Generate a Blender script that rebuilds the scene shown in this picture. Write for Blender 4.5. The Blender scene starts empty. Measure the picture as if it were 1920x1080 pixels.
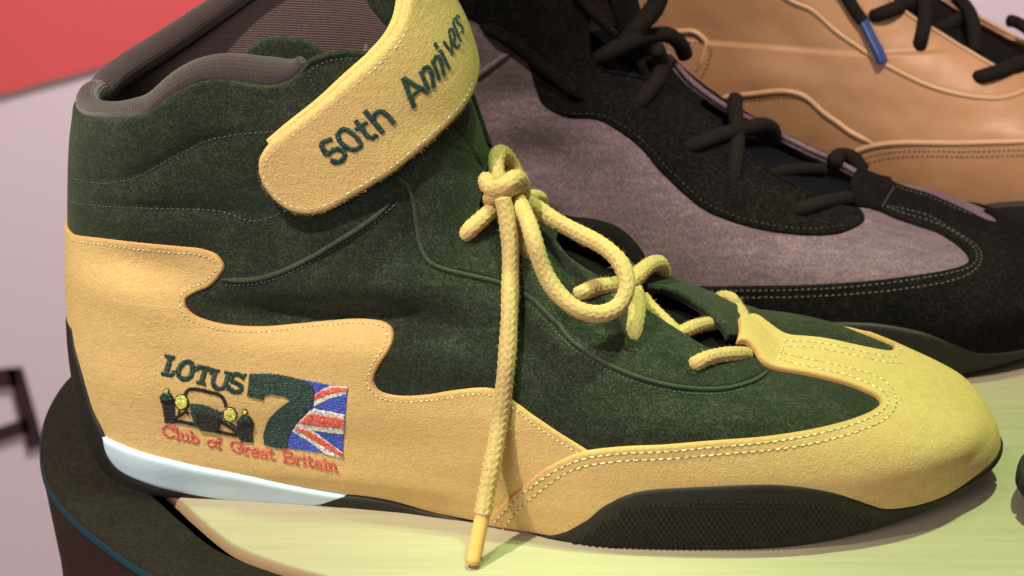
import bpy, bmesh, math, random
import numpy as np
from mathutils import Vector
from mathutils.bvhtree import BVHTree
from mathutils.geometry import delaunay_2d_cdt

random.seed(7); RNG = np.random.default_rng(7)
SC = bpy.context.scene
COL = SC.collection

# ------------------------------------------------------------------ camera (mm, converted to metres at link time)
PITCH = math.radians(22.0); LENS = 97.0; FPX = 1920 * LENS / 36.0; DIST = 900.0
FWD = np.array([0, math.cos(PITCH), -math.sin(PITCH)])
UPV = np.array([0, math.sin(PITCH), math.cos(PITCH)])
RGT = np.array([1.0, 0, 0])
CAM = -DIST * (FWD + (1120 - 960) / FPX * RGT - (1020 - 540) / FPX * UPV)
cd = bpy.data.cameras.new("camera"); cam = bpy.data.objects.new("camera", cd); COL.objects.link(cam)
cd.lens = LENS; cd.sensor_width = 36; cd.clip_start = 0.01; cd.clip_end = 50
cam.location = CAM * 0.001
cam.rotation_euler = (math.radians(90) - PITCH, 0, 0)
cd.dof.use_dof = True; cd.dof.focus_distance = 0.885; cd.dof.aperture_fstop = 20.0
SC.camera = cam

def ray(x, y):
    d = FWD + (x - 960) / FPX * RGT - (y - 540) / FPX * UPV
    return d / np.linalg.norm(d)
def to_px(P):
    Q = np.asarray(P, float) - CAM
    dz = Q @ FWD
    return np.stack([960 + FPX * (Q @ RGT) / dz, 540 - FPX * (Q @ UPV) / dz], -1)
def on_z(x, y, z=0.0):
    r = ray(x, y); return CAM + r * ((z - CAM[2]) / r[2])

# ------------------------------------------------------------------ world and lamps
W = bpy.data.worlds.new("World"); SC.world = W; W.use_nodes = True
bgn = W.node_tree.nodes["Background"]
bgn.inputs[0].default_value = (1.0, 0.90, 0.84, 1); bgn.inputs[1].default_value = 0.20
SC.view_settings.view_transform = 'Standard'; SC.view_settings.look = 'None'
SC.view_settings.exposure = 0.0; SC.view_settings.gamma = 1.0

def lamp(name, loc, target, power, color, size, kind='AREA', spot=40, blend=.3):
    l = bpy.data.lights.new(name, kind); o = bpy.data.objects.new(name, l); COL.objects.link(o)
    l.energy = power; l.color = color
    if kind == 'AREA': l.shape = 'DISK'; l.size = size
    else:
        l.shadow_soft_size = size / 2; l.spot_size = math.radians(spot); l.spot_blend = blend
    o.location = loc
    o.rotation_euler = (Vector(target) - Vector(loc)).to_track_quat('-Z', 'Y').to_euler()
    return o
# ceiling spots of the exhibition stand (a greenish one behind, a warm one in front left), hall glow, and added fill spots for the rear boots and the banner
lamp("stand_spot_toe", (0.30, 0.08, 1.70), (0.10, -0.005, 0.03), 136, (0.74, 1.0, 0.44), 0.07, 'SPOT', 13.5, .85)
lamp("stand_spot_lace", (0.06, 0.02, 1.70), (-0.085, -0.045, 0.03), 58, (0.50, 1.0, 0.34), 0.07, 'SPOT', 12.0, .85)
lamp("stand_spot_front", (-0.66, -0.55, 1.50), (-0.14, 0.04, 0.07), 150, (0.95, 0.88, 0.66), 0.06, 'SPOT', 17, 1.0)
lamp("rear_fill", (0.35, -0.55, 1.55), (0.15, 0.275, 0.10), 125, (1.0, 0.82, 0.72), 0.08, 'SPOT', 15.5, .7)  # added fill, brightens the two boots behind
lamp("hall_glow", (-1.0, -1.7, 0.7), (-.05, 0.1, 0.1), 17, (1.0, 0.86, 0.80), 1.0)
lamp("banner_fill", (0.0, 0.80, 1.5), (0.0, 1.15, -0.30), 500, (1.0, 0.89, 0.92), 0.2, 'SPOT', 37, .4)  # added fill out of view, only there to brighten the banner
# ------------------------------------------------------------------ linking helpers
def empty(name, label, cat, loc=(0, 0, 0), group=None):
    o = bpy.data.objects.new(name, None); COL.objects.link(o)
    o.location = loc; o.empty_display_size = .02
    o['label'] = label; o['category'] = cat
    if group: o['group'] = group
    return o
def tag(o, label, cat, group=None):
    o['label'] = label; o['category'] = cat
    if group: o['group'] = group
    return o
def link(name, verts, faces, mats, parent=None, mi=None, uv=None, smooth=True, label=None, kind=None, loc=None):
    """verts in world mm; the mesh is stored relative to its parent's base, in metres"""
    V = np.asarray(verts, float) * 0.001
    base = np.array(loc if loc is not None else (0, 0, 0), float)
    p = parent
    while p is not None:
        base = base + np.array(p.location); p = p.parent
    me = bpy.data.meshes.new(name)
    me.from_pydata((V - base).tolist(), [], faces if isinstance(faces, list) else faces.tolist())
    for m in (mats if isinstance(mats, (list, tuple)) else [mats]): me.materials.append(m)
    if mi is not None: me.polygons.foreach_set('material_index', np.asarray(mi, np.int32))
    me.polygons.foreach_set('use_smooth', np.full(len(me.polygons), bool(smooth)))
    if uv is not None:
        L = me.uv_layers.new(name='UVMap'); li = np.empty(len(me.loops), np.int32)
        me.loops.foreach_get('vertex_index', li)
        L.data.foreach_set('uv', np.asarray(uv, np.float32)[li].ravel())
    me.update()
    o = bpy.data.objects.new(name, me); COL.objects.link(o)
    if loc is not None: o.location = loc
    if parent is not None: o.parent = parent
    if label: o['label'] = label
    if kind: o['kind'] = kind
    return o

# ------------------------------------------------------------------ curves
def pchip(xs, ys, x):
    xs = np.asarray(xs, float); ys = np.asarray(ys, float); x = np.clip(np.asarray(x, float), xs[0], xs[-1])
    h = np.diff(xs); d = np.diff(ys) / h; m = np.zeros_like(ys)
    for i in range(1, len(xs) - 1):
        if d[i - 1] * d[i] > 0:
            w1 = 2 * h[i] + h[i - 1]; w2 = h[i] + 2 * h[i - 1]
            m[i] = (w1 + w2) / (w1 / d[i - 1] + w2 / d[i])
    m[0] = d[0]; m[-1] = d[-1]
    i = np.clip(np.searchsorted(xs, x) - 1, 0, len(h) - 1)
    t = (x - xs[i]) / h[i]
    return ((1 + 2 * t) * (1 - t) ** 2 * ys[i] + t * (1 - t) ** 2 * h[i] * m[i]
            + t * t * (3 - 2 * t) * ys[i + 1] + t * t * (t - 1) * h[i] * m[i + 1])
def crom(P, n=10, closed=False):
    """centripetal Catmull-Rom through points; a point repeated twice makes a corner"""
    P = [np.asarray(p, float) for p in P]
    runs = [[]]
    for i, p in enumerate(P):
        if runs[-1] and np.allclose(p, runs[-1][-1]):
            runs.append([p])
        else: runs[-1].append(p)
    if closed and len(runs) == 1:
        Q = [P[-1]] + P + [P[0], P[1]]; rng = range(1, len(P) + 1); return np.array(_cr(Q, rng, n))
    if closed:
        runs[-1] = runs[-1] + runs[0]; runs = runs[1:]
    out = []
    for r in runs:
        if len(r) < 2: continue
        Q = [2 * r[0] - r[1]] + r + [2 * r[-1] - r[-2]]
        out += _cr(Q, range(1, len(r)), n)
    if not closed: out.append(runs[-1][-1])
    return np.array(out)
def _cr(Q, rng, n):
    out = []
    for i in rng:
        p0, p1, p2, p3 = Q[i - 1], Q[i], Q[i + 1], Q[i + 2]
        a = max(np.linalg.norm(p1 - p0), 1e-9) ** .5; b = max(np.linalg.norm(p2 - p1), 1e-9) ** .5; c = max(np.linalg.norm(p3 - p2), 1e-9) ** .5
        m1 = (p2 - p1) - b * ((p2 - p0) / (a + b) - (p1 - p0) / a) if a > 1e-4 else p2 - p1
        m2 = (p2 - p1) + b * ((p3 - p2) / c - (p3 - p1) / (b + c)) if c > 1e-4 else p2 - p1
        for k in range(n):
            t = k / n
            out.append((2 * t**3 - 3 * t**2 + 1) * p1 + (t**3 - 2 * t**2 + t) * m1 + (-2 * t**3 + 3 * t**2) * p2 + (t**3 - t**2) * m2)
    return out
def resample(P, step):
    P = np.asarray(P, float); d = np.r_[0, np.cumsum(np.linalg.norm(np.diff(P[:, :3], axis=0), axis=1))]
    n = max(2, int(round(d[-1] / step)) + 1); s = np.linspace(0, d[-1], n)
    return np.stack([np.interp(s, d, P[:, k]) for k in range(P.shape[1])], 1)

def inside(poly, pts):
    x, y = pts[:, 0], pts[:, 1]; r = np.zeros(len(pts), bool); n = len(poly)
    for i in range(n):
        x1, y1 = poly[i]; x2, y2 = poly[(i + 1) % n]
        if y1 == y2: continue
        c = ((y1 > y) != (y2 > y)) & (x < (x2 - x1) * (y - y1) / (y2 - y1) + x1)
        r ^= c
    return r
def nearest_d(A, B, chunk=4000):
    out = np.empty(len(A))
    for i in range(0, len(A), chunk):
        a = A[i:i + chunk]
        d2 = (a * a).sum(1)[:, None] + (B * B).sum(1)[None] - 2 * a @ B.T
        out[i:i + chunk] = np.sqrt(np.maximum(d2.min(1), 0))
    return out

# ------------------------------------------------------------------ tubes, ropes and stitches
def frames(P, up=(0, 0, 1)):
    T = np.gradient(P, axis=0); T /= np.maximum(np.linalg.norm(T, axis=1)[:, None], 1e-9)
    N = np.empty_like(T); n = np.cross(T[0], np.array(up, float))
    if np.linalg.norm(n) < .1: n = np.cross(T[0], np.array([0, 1.0, 0]))
    n /= np.linalg.norm(n)
    for i in range(len(P)):
        n = n - T[i] * (n @ T[i]); n /= max(np.linalg.norm(n), 1e-9); N[i] = n
    return T, N, np.cross(T, N)
def tube_mesh(P, rad, ns=8, cap=True, braid=0.0, twist=0.0):
    """P: n x 3; rad: scalar or per-point; braid: relief of a plaited cord"""
    P = np.asarray(P, float); n = len(P); rad = np.broadcast_to(np.asarray(rad, float), (n,)).copy()
    T, N, B = frames(P)
    L = np.r_[0, np.cumsum(np.linalg.norm(np.diff(P, axis=0), axis=1))]
    a = np.arange(ns) / ns * 2 * math.pi
    R = np.repeat(rad[:, None], ns, 1)
    if braid:
        pitch = 2.5 * rad.mean() / 2.7
        k = L[:, None] * 2 * math.pi / pitch
        # herringbone of a plaited cord: columns whose strands lean left and right in turn
        col = np.sin(a * 5)[None] + 0 * k
        s1 = np.sin(k + a[None] * 8.5 * np.sign(col))
        R = R * (1 + braid * (.55 * s1 * np.sqrt(np.abs(col)) + .6 * (np.sqrt(np.abs(col)) - .7)))
    V = P[:, None] + R[..., None] * (np.cos(a)[None, :, None] * N[:, None] + np.sin(a)[None, :, None] * B[:, None])
    V = V.reshape(-1, 3)
    i = np.arange(n - 1)[:, None] * ns; j = np.arange(ns)[None]; j2 = (j + 1) % ns
    F = np.stack([i + j, i + j2, i + ns + j2, i + ns + j], -1).reshape(-1, 4).tolist()
    uv = np.stack([np.repeat(L, ns), np.tile(a, n)], 1)
    if cap:
        k = len(V)
        V = np.vstack([V, P[0] - T[0] * rad[0] * .4, P[-1] + T[-1] * rad[-1] * .4]); uv = np.vstack([uv, [0, 0], [L[-1], 0]])
        F += [[(q + 1) % ns, q, k] for q in range(ns)] + [[(n - 1) * ns + q, (n - 1) * ns + (q + 1) % ns, k + 1] for q in range(ns)]
    return V, F, uv
def fuzz(name, P, N, n, mat, parent, ln=1.3, w=.05, lean=.9):
    """loose fibres standing off a cord or a cut edge"""
    k = RNG.integers(0, len(P), n); A = P[k]; D = N[k] + RNG.normal(0, lean, (n, 3)); D /= np.linalg.norm(D, axis=1)[:, None]
    L = ln * RNG.uniform(.35, 1.0, n)[:, None]; S = np.cross(D, RNG.normal(0, 1, (n, 3))); S /= np.maximum(np.linalg.norm(S, axis=1)[:, None], 1e-6)
    B = RNG.normal(0, .25, (n, 3)) * L
    V = np.stack([A - S * w, A + S * w, A + D * L * .55 + S * w * .7 + B * .3, A + D * L * .55 - S * w * .7 + B * .3, A + D * L + B], 1).reshape(-1, 3)
    F = []
    for i in range(n): F += [[5 * i, 5 * i + 1, 5 * i + 2, 5 * i + 3], [5 * i + 3, 5 * i + 2, 5 * i + 4]]
    return link(name, V, F, mat, parent, smooth=False, kind='stuff')
class Acc:
    """collects pieces that become ONE mesh"""
    def __init__(s): s.V = []; s.F = []; s.M = []; s.n = 0
    def add(s, V, F, m=0):
        V = np.asarray(V, float); s.V.append(V); s.F += [[a + s.n for a in f] for f in F]; s.M += [m] * len(F); s.n += len(V)
    def done(s, name, mats, parent=None, **k):
        return link(name, np.vstack(s.V), s.F, mats, parent, mi=s.M, **k)
def capsule(a, b, n, r, flat=.7):
    """a short raised stitch from a to b lying on a surface of normal n"""
    t = b - a; L = np.linalg.norm(t)
    if L < 1e-6: L = 1e-6
    t = t / L; s = np.cross(n, t)
    V = []; K = ((0, .35), (.15, 1), (.85, 1), (1, .35))
    for f, w in K:
        lift = r * flat * (1.2 * math.sin(math.pi * min(max(f, .08), .92)))
        c = a + t * L * f
        for ang in (0, 60, 120, 180):
            q = math.radians(ang); V.append(c + s * (math.cos(q) * r * w) + n * (math.sin(q) * r * w * flat + lift * .6 - r * .25))
    F = [[i * 4 + j, i * 4 + j + 1, i * 4 + 5 + j, i * 4 + 4 + j] for i in range(3) for j in range(3)]
    F += [[3, 2, 1, 0], [12, 13, 14, 15]]
    return V, F

# ------------------------------------------------------------------ a lasted body: a closed loop of points at every height
class Body:
    def __init__(s, origin, yaw, prof, res=1.0, zmax=205.0, zs=1.0):
        s.o = np.array(origin, float); s.c, s.s_ = math.cos(yaw), math.sin(yaw)
        nu = int(720 * res) // 2 * 2
        lo = np.concatenate([np.arange(0, 70, .55 / res), np.arange(70, zmax + .1, 1.1 / res)])
        s.zl = lo; s.nu = nu; nv = len(lo); s.nv = nv
        u = np.arange(nu) / nu
        near = u <= .5
        ph = np.where(near, u, 1 - u)
        xi = (1 - np.cos(2 * math.pi * ph)) / 2
        Z = lo[:, None] + 0 * xi[None]; XI = xi[None] + 0 * Z
        xb = prof['xb'](lo)[:, None]; xf = prof['xf'](lo)[:, None]
        X = xb + (xf - xb) * XI
        a = X - xb; b = xf - X; eb = prof['eb'](lo)[:, None]; ef = prof['ef'](lo)[:, None]; pf = prof['pf'](lo)[:, None]
        eb = np.minimum(eb, (xf - xb) * .5); ef = np.minimum(ef, (xf - xb) * .72)
        Eb = np.sqrt(np.clip(1 - (1 - np.minimum(a / eb, 1)) ** 2, 0, 1))
        Ef = np.clip(1 - (1 - np.minimum(b / ef, 1)) ** pf, 0, 1) ** (1 / pf)
        hw = prof['B'](X, Z) * Eb * Ef
        Y = np.where(near[None], -hw, hw) + prof['cl'](X, Z)
        z0 = prof['z0'](X); Z = Z + z0 * np.clip(1 - Z / 60, 0, 1)
        s.Pl = np.stack([X, Y, Z * zs], -1)
        s.set(s.to_world(s.Pl))
    def to_world(s, L):
        L = np.asarray(L, float)
        return np.stack([s.o[0] + L[..., 0] * s.c + L[..., 1] * s.s_, s.o[1] - L[..., 0] * s.s_ + L[..., 1] * s.c, s.o[2] + L[..., 2]], -1)
    def to_local(s, P):
        D = np.asarray(P, float) - s.o
        return np.stack([D[..., 0] * s.c - D[..., 1] * s.s_, D[..., 0] * s.s_ + D[..., 1] * s.c, D[..., 2]], -1)
    def set(s, P):
        s.P = P
        du = np.roll(P, -1, 1) - np.roll(P, 1, 1); dv = np.gradient(P, axis=0)
        N = np.cross(du, dv); ln = np.linalg.norm(N, axis=-1, keepdims=True); N = N / np.maximum(ln, 1e-9)
        s.N = N; s.bvh = None
    def _bvh(s):
        st = 2; nu, nv = s.nu // st, (s.nv - 1) // st + 1
        V = s.P[::st, ::st][:nv].reshape(-1, 3)
        i = np.arange(nv - 1)[:, None]; j = np.arange(nu)[None]; j2 = (j + 1) % nu
        a, b, c, d = i * nu + j, i * nu + j2, (i + 1) * nu + j2, (i + 1) * nu + j
        T = np.stack([np.stack([a, b, c], -1), np.stack([a, c, d], -1)], -2).reshape(-1, 3)
        s.bvh = BVHTree.FromPolygons(V.tolist(), T.tolist()); s.bt = T; s.bv = V; s.bn = (nu, nv, st)
    def hit(s, x, y, far=False):
        """pixel ray -> (u, v, t) ; far: the second crossing"""
        if s.bvh is None: s._bvh()
        r = ray(x, y); o = CAM.copy(); base = 0
        loc, nrm, idx, dist = s.bvh.ray_cast(Vector(o), Vector(r))
        if far and loc is not None:
            o2 = np.array(loc) + r * .5
            l2, n2, i2, d2 = s.bvh.ray_cast(Vector(o2), Vector(r))
            if l2 is not None: loc, nrm, idx, dist = l2, n2, i2, d2 + dist + .5
        if loc is None:
            # fall back on the nearest point of the surface to the ray
            best = None
            for t in np.linspace(600, 1300, 141):
                l, n, i, d = s.bvh.find_nearest(Vector(CAM + r * t))
                if best is None or d < best[0]: best = (d, l, i, t)
            loc, idx, dist = best[1], best[2], best[3]
        return s._bary(np.array(loc), idx) + (dist,)
    def _bary(s, p, idx):
        nu, nv, st = s.bn; T = s.bt[idx]; A, B, C = s.bv[T]
        M = np.stack([B - A, C - A], 1); w, *_ = np.linalg.lstsq(M, p - A, rcond=None)
        q = idx // 2; i, j = divmod(q, nu)
        if idx % 2 == 0: du, dv = w[0] + w[1], w[1]
        else: du, dv = w[0], w[0] + w[1]
        u = (j + du) * st / s.nu; v = (i + dv) * st
        if u > .75: u -= 1
        return u, v
    def near_uv(s, P):
        if s.bvh is None: s._bvh()
        l, n, i, d = s.bvh.find_nearest(Vector(P)); return s._bary(np.array(l), i)
    def ev(s, u, v, h=0.0):
        """surface point and normal at (u, v) raised by h"""
        u = np.asarray(u, float) % 1.0 * s.nu; v = np.clip(np.asarray(v, float), 0, s.nv - 1.001)
        j = np.floor(u).astype(int); fu = (u - j)[..., None]; i = np.floor(v).astype(int); fv = (v - i)[..., None]
        j0 = j % s.nu; j1 = (j + 1) % s.nu
        def bl(A): return (A[i, j0] * (1 - fu) + A[i, j1] * fu) * (1 - fv) + (A[i + 1, j0] * (1 - fu) + A[i + 1, j1] * fu) * fv
        P = bl(s.P); N = bl(s.N); N /= np.maximum(np.linalg.norm(N, axis=-1, keepdims=True), 1e-9)
        return P + N * np.asarray(h)[..., None] if np.ndim(h) else P + N * h, N
    def uv(s, pts, smooth=10, closed=False, far=False):
        """pixel points (x, y), or ('s', u, v) surface points, or ('z', u, z) -> dense (u, v) polyline"""
        out = []
        for p in pts:
            if p[0] == 's': out.append((p[1], p[2]))
            elif p[0] == 'z': out.append((p[1], float(np.interp(p[2], s.zl, np.arange(s.nv)))))
            elif p[0] == 'far': out.append(s.hit(p[1], p[2], True)[:2])
            else: out.append(s.hit(*p, far)[:2])
        K = np.array([s.nu * .9, 1.0])
        out = np.array(out) * K
        if smooth: out = crom(list(out), smooth, closed)
        return out / K
    def v_of(s, z): return float(np.interp(z, s.zl, np.arange(s.nv)))

    def panel(s, name, uvp, mats, parent, off=0.0, thick=1.2, rnd=None, step=1, edge_mat=None, label=None, skirt=.8, lift=None, uvs=None, flip=False):
        """leather piece cut to the outline uvp, lying on the body: top face, rounded edge, skirt down to the body"""
        rnd = rnd or thick
        K = np.array([s.nu * .9, 1.0])
        B = np.asarray(uvp, float)
        P0, _ = s.ev(B[:, 0], B[:, 1]); 
        D = np.c_[P0, B]; D = np.vstack([D, D[:1]])
        D = resample(D, .8)[:-1]; B = D[:, 3:5]
        Pb, Nb = s.ev(B[:, 0], B[:, 1])
        # orientation: make it counter-clockwise in (u, v)
        A2 = np.sum(B[:, 0] * np.roll(B[:, 1], -1) - np.roll(B[:, 0], -1) * B[:, 1])
        if A2 < 0: B = B[::-1].copy(); Pb = Pb[::-1].copy(); Nb = Nb[::-1].copy()
        T = np.roll(Pb, -1, 0) - np.roll(Pb, 1, 0); T /= np.maximum(np.linalg.norm(T, axis=1)[:, None], 1e-9)
        IN = np.cross(Nb, T)
        e = 1e-3
        Pu, _ = s.ev(B[:, 0] + e, B[:, 1]); Pv, _ = s.ev(B[:, 0], B[:, 1] + .5)
        Su = (Pu - Pb) / e; Sv = (Pv - Pb) / .5
        a11 = (Su * Su).sum(1); a12 = (Su * Sv).sum(1); a22 = (Sv * Sv).sum(1) + 1e-6
        b1 = (Su * IN).sum(1); b2 = (Sv * IN).sum(1); det = np.maximum(a11 * a22 - a12 ** 2, 1e-6)
        inu = (a22 * b1 - a12 * b2) / det; inv = (a11 * b2 - a12 * b1) / det
        pts = [B]; 
        rings = [rnd * .25, rnd * .6, rnd * 1.1]
        for k, d in enumerate(rings):
            R = B + np.stack([inu, inv], 1) * d
            ok = inside(B, R)
            Pr, _ = s.ev(R[:, 0], R[:, 1]); ok &= nearest_d(Pr, Pb) > d * .8
            pts.append(R[ok])
        # body grid nodes inside
        u0, u1 = B[:, 0].min(), B[:, 0].max(); v0, v1 = B[:, 1].min(), B[:, 1].max()
        jj = np.arange(math.ceil(u0 * s.nu), math.floor(u1 * s.nu) + 1, step); ii = np.arange(math.ceil(v0), math.floor(v1) + 1, step)
        G = np.stack(np.meshgrid(jj / s.nu, ii * 1.0), -1).reshape(-1, 2)
        G = G + RNG.uniform(-1e-5, 1e-5, G.shape)
        if len(G):
            G = G[inside(B, G)]
            if len(G):
                Pg, _ = s.ev(G[:, 0], G[:, 1]); G = G[nearest_d(Pg, Pb) > rnd * 1.1 + .45]
                # thin the nodes that crowd each other (loops that close up)
                pts.append(G)
        A = np.vstack(pts) * K; nb = len(B)
        V2, E2, F2, ov, oe, of = delaunay_2d_cdt([Vector(p) for p in A], [(i, (i + 1) % nb) for i in range(nb)], [], 1, 1e-6)
        Q = np.array([tuple(v) for v in V2]) / K
        d = nearest_d(s.ev(Q[:, 0], Q[:, 1])[0], Pb)
        isb = np.zeros(len(Q), bool)
        bi = {}
        for i, o in enumerate(ov):
            for q in o:
                if q < nb: isb[i] = True; bi[q] = i
        d[isb] = 0
        hh = off + thick * (0.25 + .75 * np.sqrt(np.clip(1 - (1 - np.minimum(d / rnd, 1)) ** 2, 0, 1)))
        if lift is not None: hh = hh + lift(Q)
        P, N = s.ev(Q[:, 0], Q[:, 1], hh)
        F = [list(f) for f in F2]
        MI = []
        for f in F: MI.append(1 if (edge_mat is not None and np.mean(d[f]) < rnd * .75) else 0)
        nV = len(P)
        loop = [bi[q] for q in range(nb) if q in bi]
        lq = Q[loop]; low = off - skirt if off > 0 else off - skirt
        Pl, _ = s.ev(lq[:, 0], lq[:, 1], (np.full(len(lq), low) + (lift(lq) if lift is not None else 0)))
        V = np.vstack([P, Pl]); m = len(loop)
        for k in range(m):
            a, b = loop[k], loop[(k + 1) % m]
            F.append([b, a, nV + k, nV + (k + 1) % m]); MI.append(1 if edge_mat is not None else 0)
        # (u, v) runs with the outward normal pointing away from the body
        test = F2[len(F2) // 2]; tn = np.cross(P[test[1]] - P[test[0]], P[test[2]] - P[test[0]])
        if (tn @ N[test[0]]) < 0: F = [f[::-1] for f in F]
        UV = np.vstack([Q, lq])
        if uvs is not None: UV = uvs(UV, V)
        ms = [mats] if edge_mat is None else [mats, edge_mat]
        return link(name, V, F, ms, parent, mi=MI, uv=UV, label=label)

    def line(s, uvp, h, step=.5):
        P0, _ = s.ev(uvp[:, 0], uvp[:, 1]); D = resample(np.c_[P0, uvp], step)
        return s.ev(D[:, 3], D[:, 4], h)
    def stitches(s, name, lines, mat, parent, h=1.0, pitch=1.75, frac=.66, r=.24, label=None, holes=None):
        acc = Acc()
        for L in lines:
            P, N = s.line(np.asarray(L), h, .22); n = len(P); k = max(2, int(pitch / .22)); w = int(k * frac)
            for i in range(0, n - w, k):
                a = P[i] + RNG.normal(0, .05, 3); b = P[i + w] + RNG.normal(0, .05, 3)
                V, F = capsule(a, b, N[i + w // 2], r); acc.add(V, F)
                if holes is not None and i + k < n:
                    V, F = capsule(P[i + w] - N[i] * .12, P[i + k] - N[i] * .12, N[i + w // 2], r * 1.25, .5); acc.add(V, F, 1)
        o = acc.done(name, mat if holes is None else [mat, holes], parent, label=label, kind='stuff'); return o
    def pipe(s, name, uvp, mat, parent, r=.8, h=.4, ns=8, label=None, taper=True):
        P, N = s.line(np.asarray(uvp), h, .9)
        R = np.full(len(P), r)
        if taper:
            k = min(6, len(P) // 3)
            if k > 0: R[:k] *= np.linspace(.35, 1, k); R[-k:] *= np.linspace(1, .35, k)
        V, F, uv = tube_mesh(P, R, ns)
        return link(name, V, F, mat, parent, uv=uv, label=label)
    def crease(s, specs):
        """soft folds: (points in pixels, depth mm, width mm)"""
        add = np.zeros(s.P.shape[:2])
        flat = s.P.reshape(-1, 3)
        for pts, depth, width in specs:
            L = s.uv(pts, 8); P, _ = s.line(L, 0, .6)
            t = np.linspace(0, 1, len(P)); 
            lo, hi = P.min(0) - width * 3, P.max(0) + width * 3
            m = np.all((flat > lo) & (flat < hi), 1)
            if not m.any(): continue
            A = flat[m]
            dmin = np.empty(len(A)); tt = np.empty(len(A))
            for q in range(0, len(A), 4000):
                d2 = ((A[q:q + 4000, None] - P[None]) ** 2).sum(-1); mn = d2.min(1); dmin[q:q + 4000] = np.sqrt(mn)
                wg = np.exp(-(d2 - mn[:, None]) / (width * width * .5)); tt[q:q + 4000] = (wg * t).sum(1) / wg.sum(1)
            amp = np.sin(math.pi * np.clip(tt, .03, .97)) ** .8
            f = add.reshape(-1); idx = np.where(m)[0]
            f[idx] += depth * amp * np.exp(-(dmin / width) ** 2)
        return add
# ------------------------------------------------------------------ materials
def nd(nt, t, **k):
    n = nt.nodes.new(t)
    for a, b in k.items(): setattr(n, a, b)
    return n
def base_mat(name):
    m = bpy.data.materials.new(name); m.use_nodes = True
    nt = m.node_tree; b = nt.nodes["Principled BSDF"]
    return m, nt, b
def noise(nt, vec, scale, detail=3, rough=.6):
    n = nd(nt, 'ShaderNodeTexNoise'); n.inputs['Scale'].default_value = scale; n.inputs['Detail'].default_value = detail
    n.inputs['Roughness'].default_value = rough; nt.links.new(vec, n.inputs['Vector']); return n.outputs['Fac']
def ramp(nt, fac, stops):
    r = nd(nt, 'ShaderNodeValToRGB'); nt.links.new(fac, r.inputs[0]); e = r.color_ramp.elements
    while len(e) < len(stops): e.new(.5)
    for i, (p, c) in enumerate(stops): e[i].position = p; e[i].color = tuple(c) + (1,)
    return r.outputs[0]
def mul(c, k): return tuple(min(1, max(0, x * k)) for x in c)
def maths(nt, op, a, b=None, v=None):
    n = nd(nt, 'ShaderNodeMath', operation=op)
    for i, q in enumerate((a, b)):
        if q is None: continue
        if isinstance(q, (int, float)): n.inputs[i].default_value = q
        else: nt.links.new(q, n.inputs[i])
    return n.outputs[0]
def mixc(nt, fac, a, b):
    n = nd(nt, 'ShaderNodeMix', data_type='RGBA')
    if isinstance(fac, float): n.inputs[0].default_value = fac
    else: nt.links.new(fac, n.inputs[0])
    for q, s in ((a, 6), (b, 7)):
        if isinstance(q, tuple): n.inputs[s].default_value = q + (1,)
        else: nt.links.new(q, n.inputs[s])
    return n.outputs[2]
def bump(nt, b, h, strength, dist):
    n = nd(nt, 'ShaderNodeBump'); n.inputs['Strength'].default_value = strength; n.inputs['Distance'].default_value = dist
    nt.links.new(h, n.inputs['Height']); nt.links.new(n.outputs[0], b.inputs['Normal'])
def geo(nt): return nd(nt, 'ShaderNodeNewGeometry').outputs['Position']

def suede(name, col, var=.35, grain=900, sheen=.35, tint=None, bumpd=.00035, rough=.95, mott=60, sheen_tint=None, nap=0.0):
    m, nt, b = base_mat(name); P = geo(nt)
    fine = noise(nt, P, grain * 1.7, 3, .75); mid = noise(nt, P, 520, 3, .6); big = noise(nt, P, mott, 4, .6)
    s = maths(nt, 'ADD', maths(nt, 'MULTIPLY', fine, 1.25), maths(nt, 'ADD', maths(nt, 'MULTIPLY', mid, .35), maths(nt, 'MULTIPLY', big, .3)))
    s = maths(nt, 'DIVIDE', s, 1.9)
    if nap:   # brushed streaks and handled patches
        mp = nd(nt, 'ShaderNodeMapping'); nt.links.new(P, mp.inputs[0]); mp.inputs['Scale'].default_value = (1, 4.5, 7); mp.inputs['Rotation'].default_value = (.2, .5, .3)
        s = maths(nt, 'ADD', s, maths(nt, 'MULTIPLY', maths(nt, 'SUBTRACT', noise(nt, mp.outputs[0], 70, 4, .65), .5), nap))
        s = maths(nt, 'ADD', s, maths(nt, 'MULTIPLY', maths(nt, 'SUBTRACT', noise(nt, P, 14, 3, .55), .5), nap * .8))
    t = tint or col
    c = ramp(nt, s, [(.34, mul(col, 1 - var)), (.5, col), (.66, mul(t, 1 + var))])
    nt.links.new(c, b.inputs['Base Color']); b.inputs['Roughness'].default_value = rough
    b.inputs['Specular IOR Level'].default_value = .12
    b.inputs['Sheen Weight'].default_value = sheen; b.inputs['Sheen Roughness'].default_value = .45
    b.inputs['Sheen Tint'].default_value = tuple(sheen_tint or mul(t, 1.8)) + (1,)
    bump(nt, b, maths(nt, 'ADD', fine, maths(nt, 'MULTIPLY', mid, .6)), .7, bumpd)
    return m
def leather(name, col, var=.12):
    m, nt, b = base_mat(name); P = geo(nt)
    big = noise(nt, P, 18, 3); fine = noise(nt, P, 420, 4)
    c = ramp(nt, big, [(.3, mul(col, 1 - var)), (.7, mul(col, 1 + var))]); nt.links.new(c, b.inputs['Base Color'])
    b.inputs['Roughness'].default_value = .45; b.inputs['Specular IOR Level'].default_value = .45
    bump(nt, b, maths(nt, 'ADD', maths(nt, 'MULTIPLY', fine, .05), noise(nt, P, 34, 2)), .6, .0028)
    return m
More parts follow.
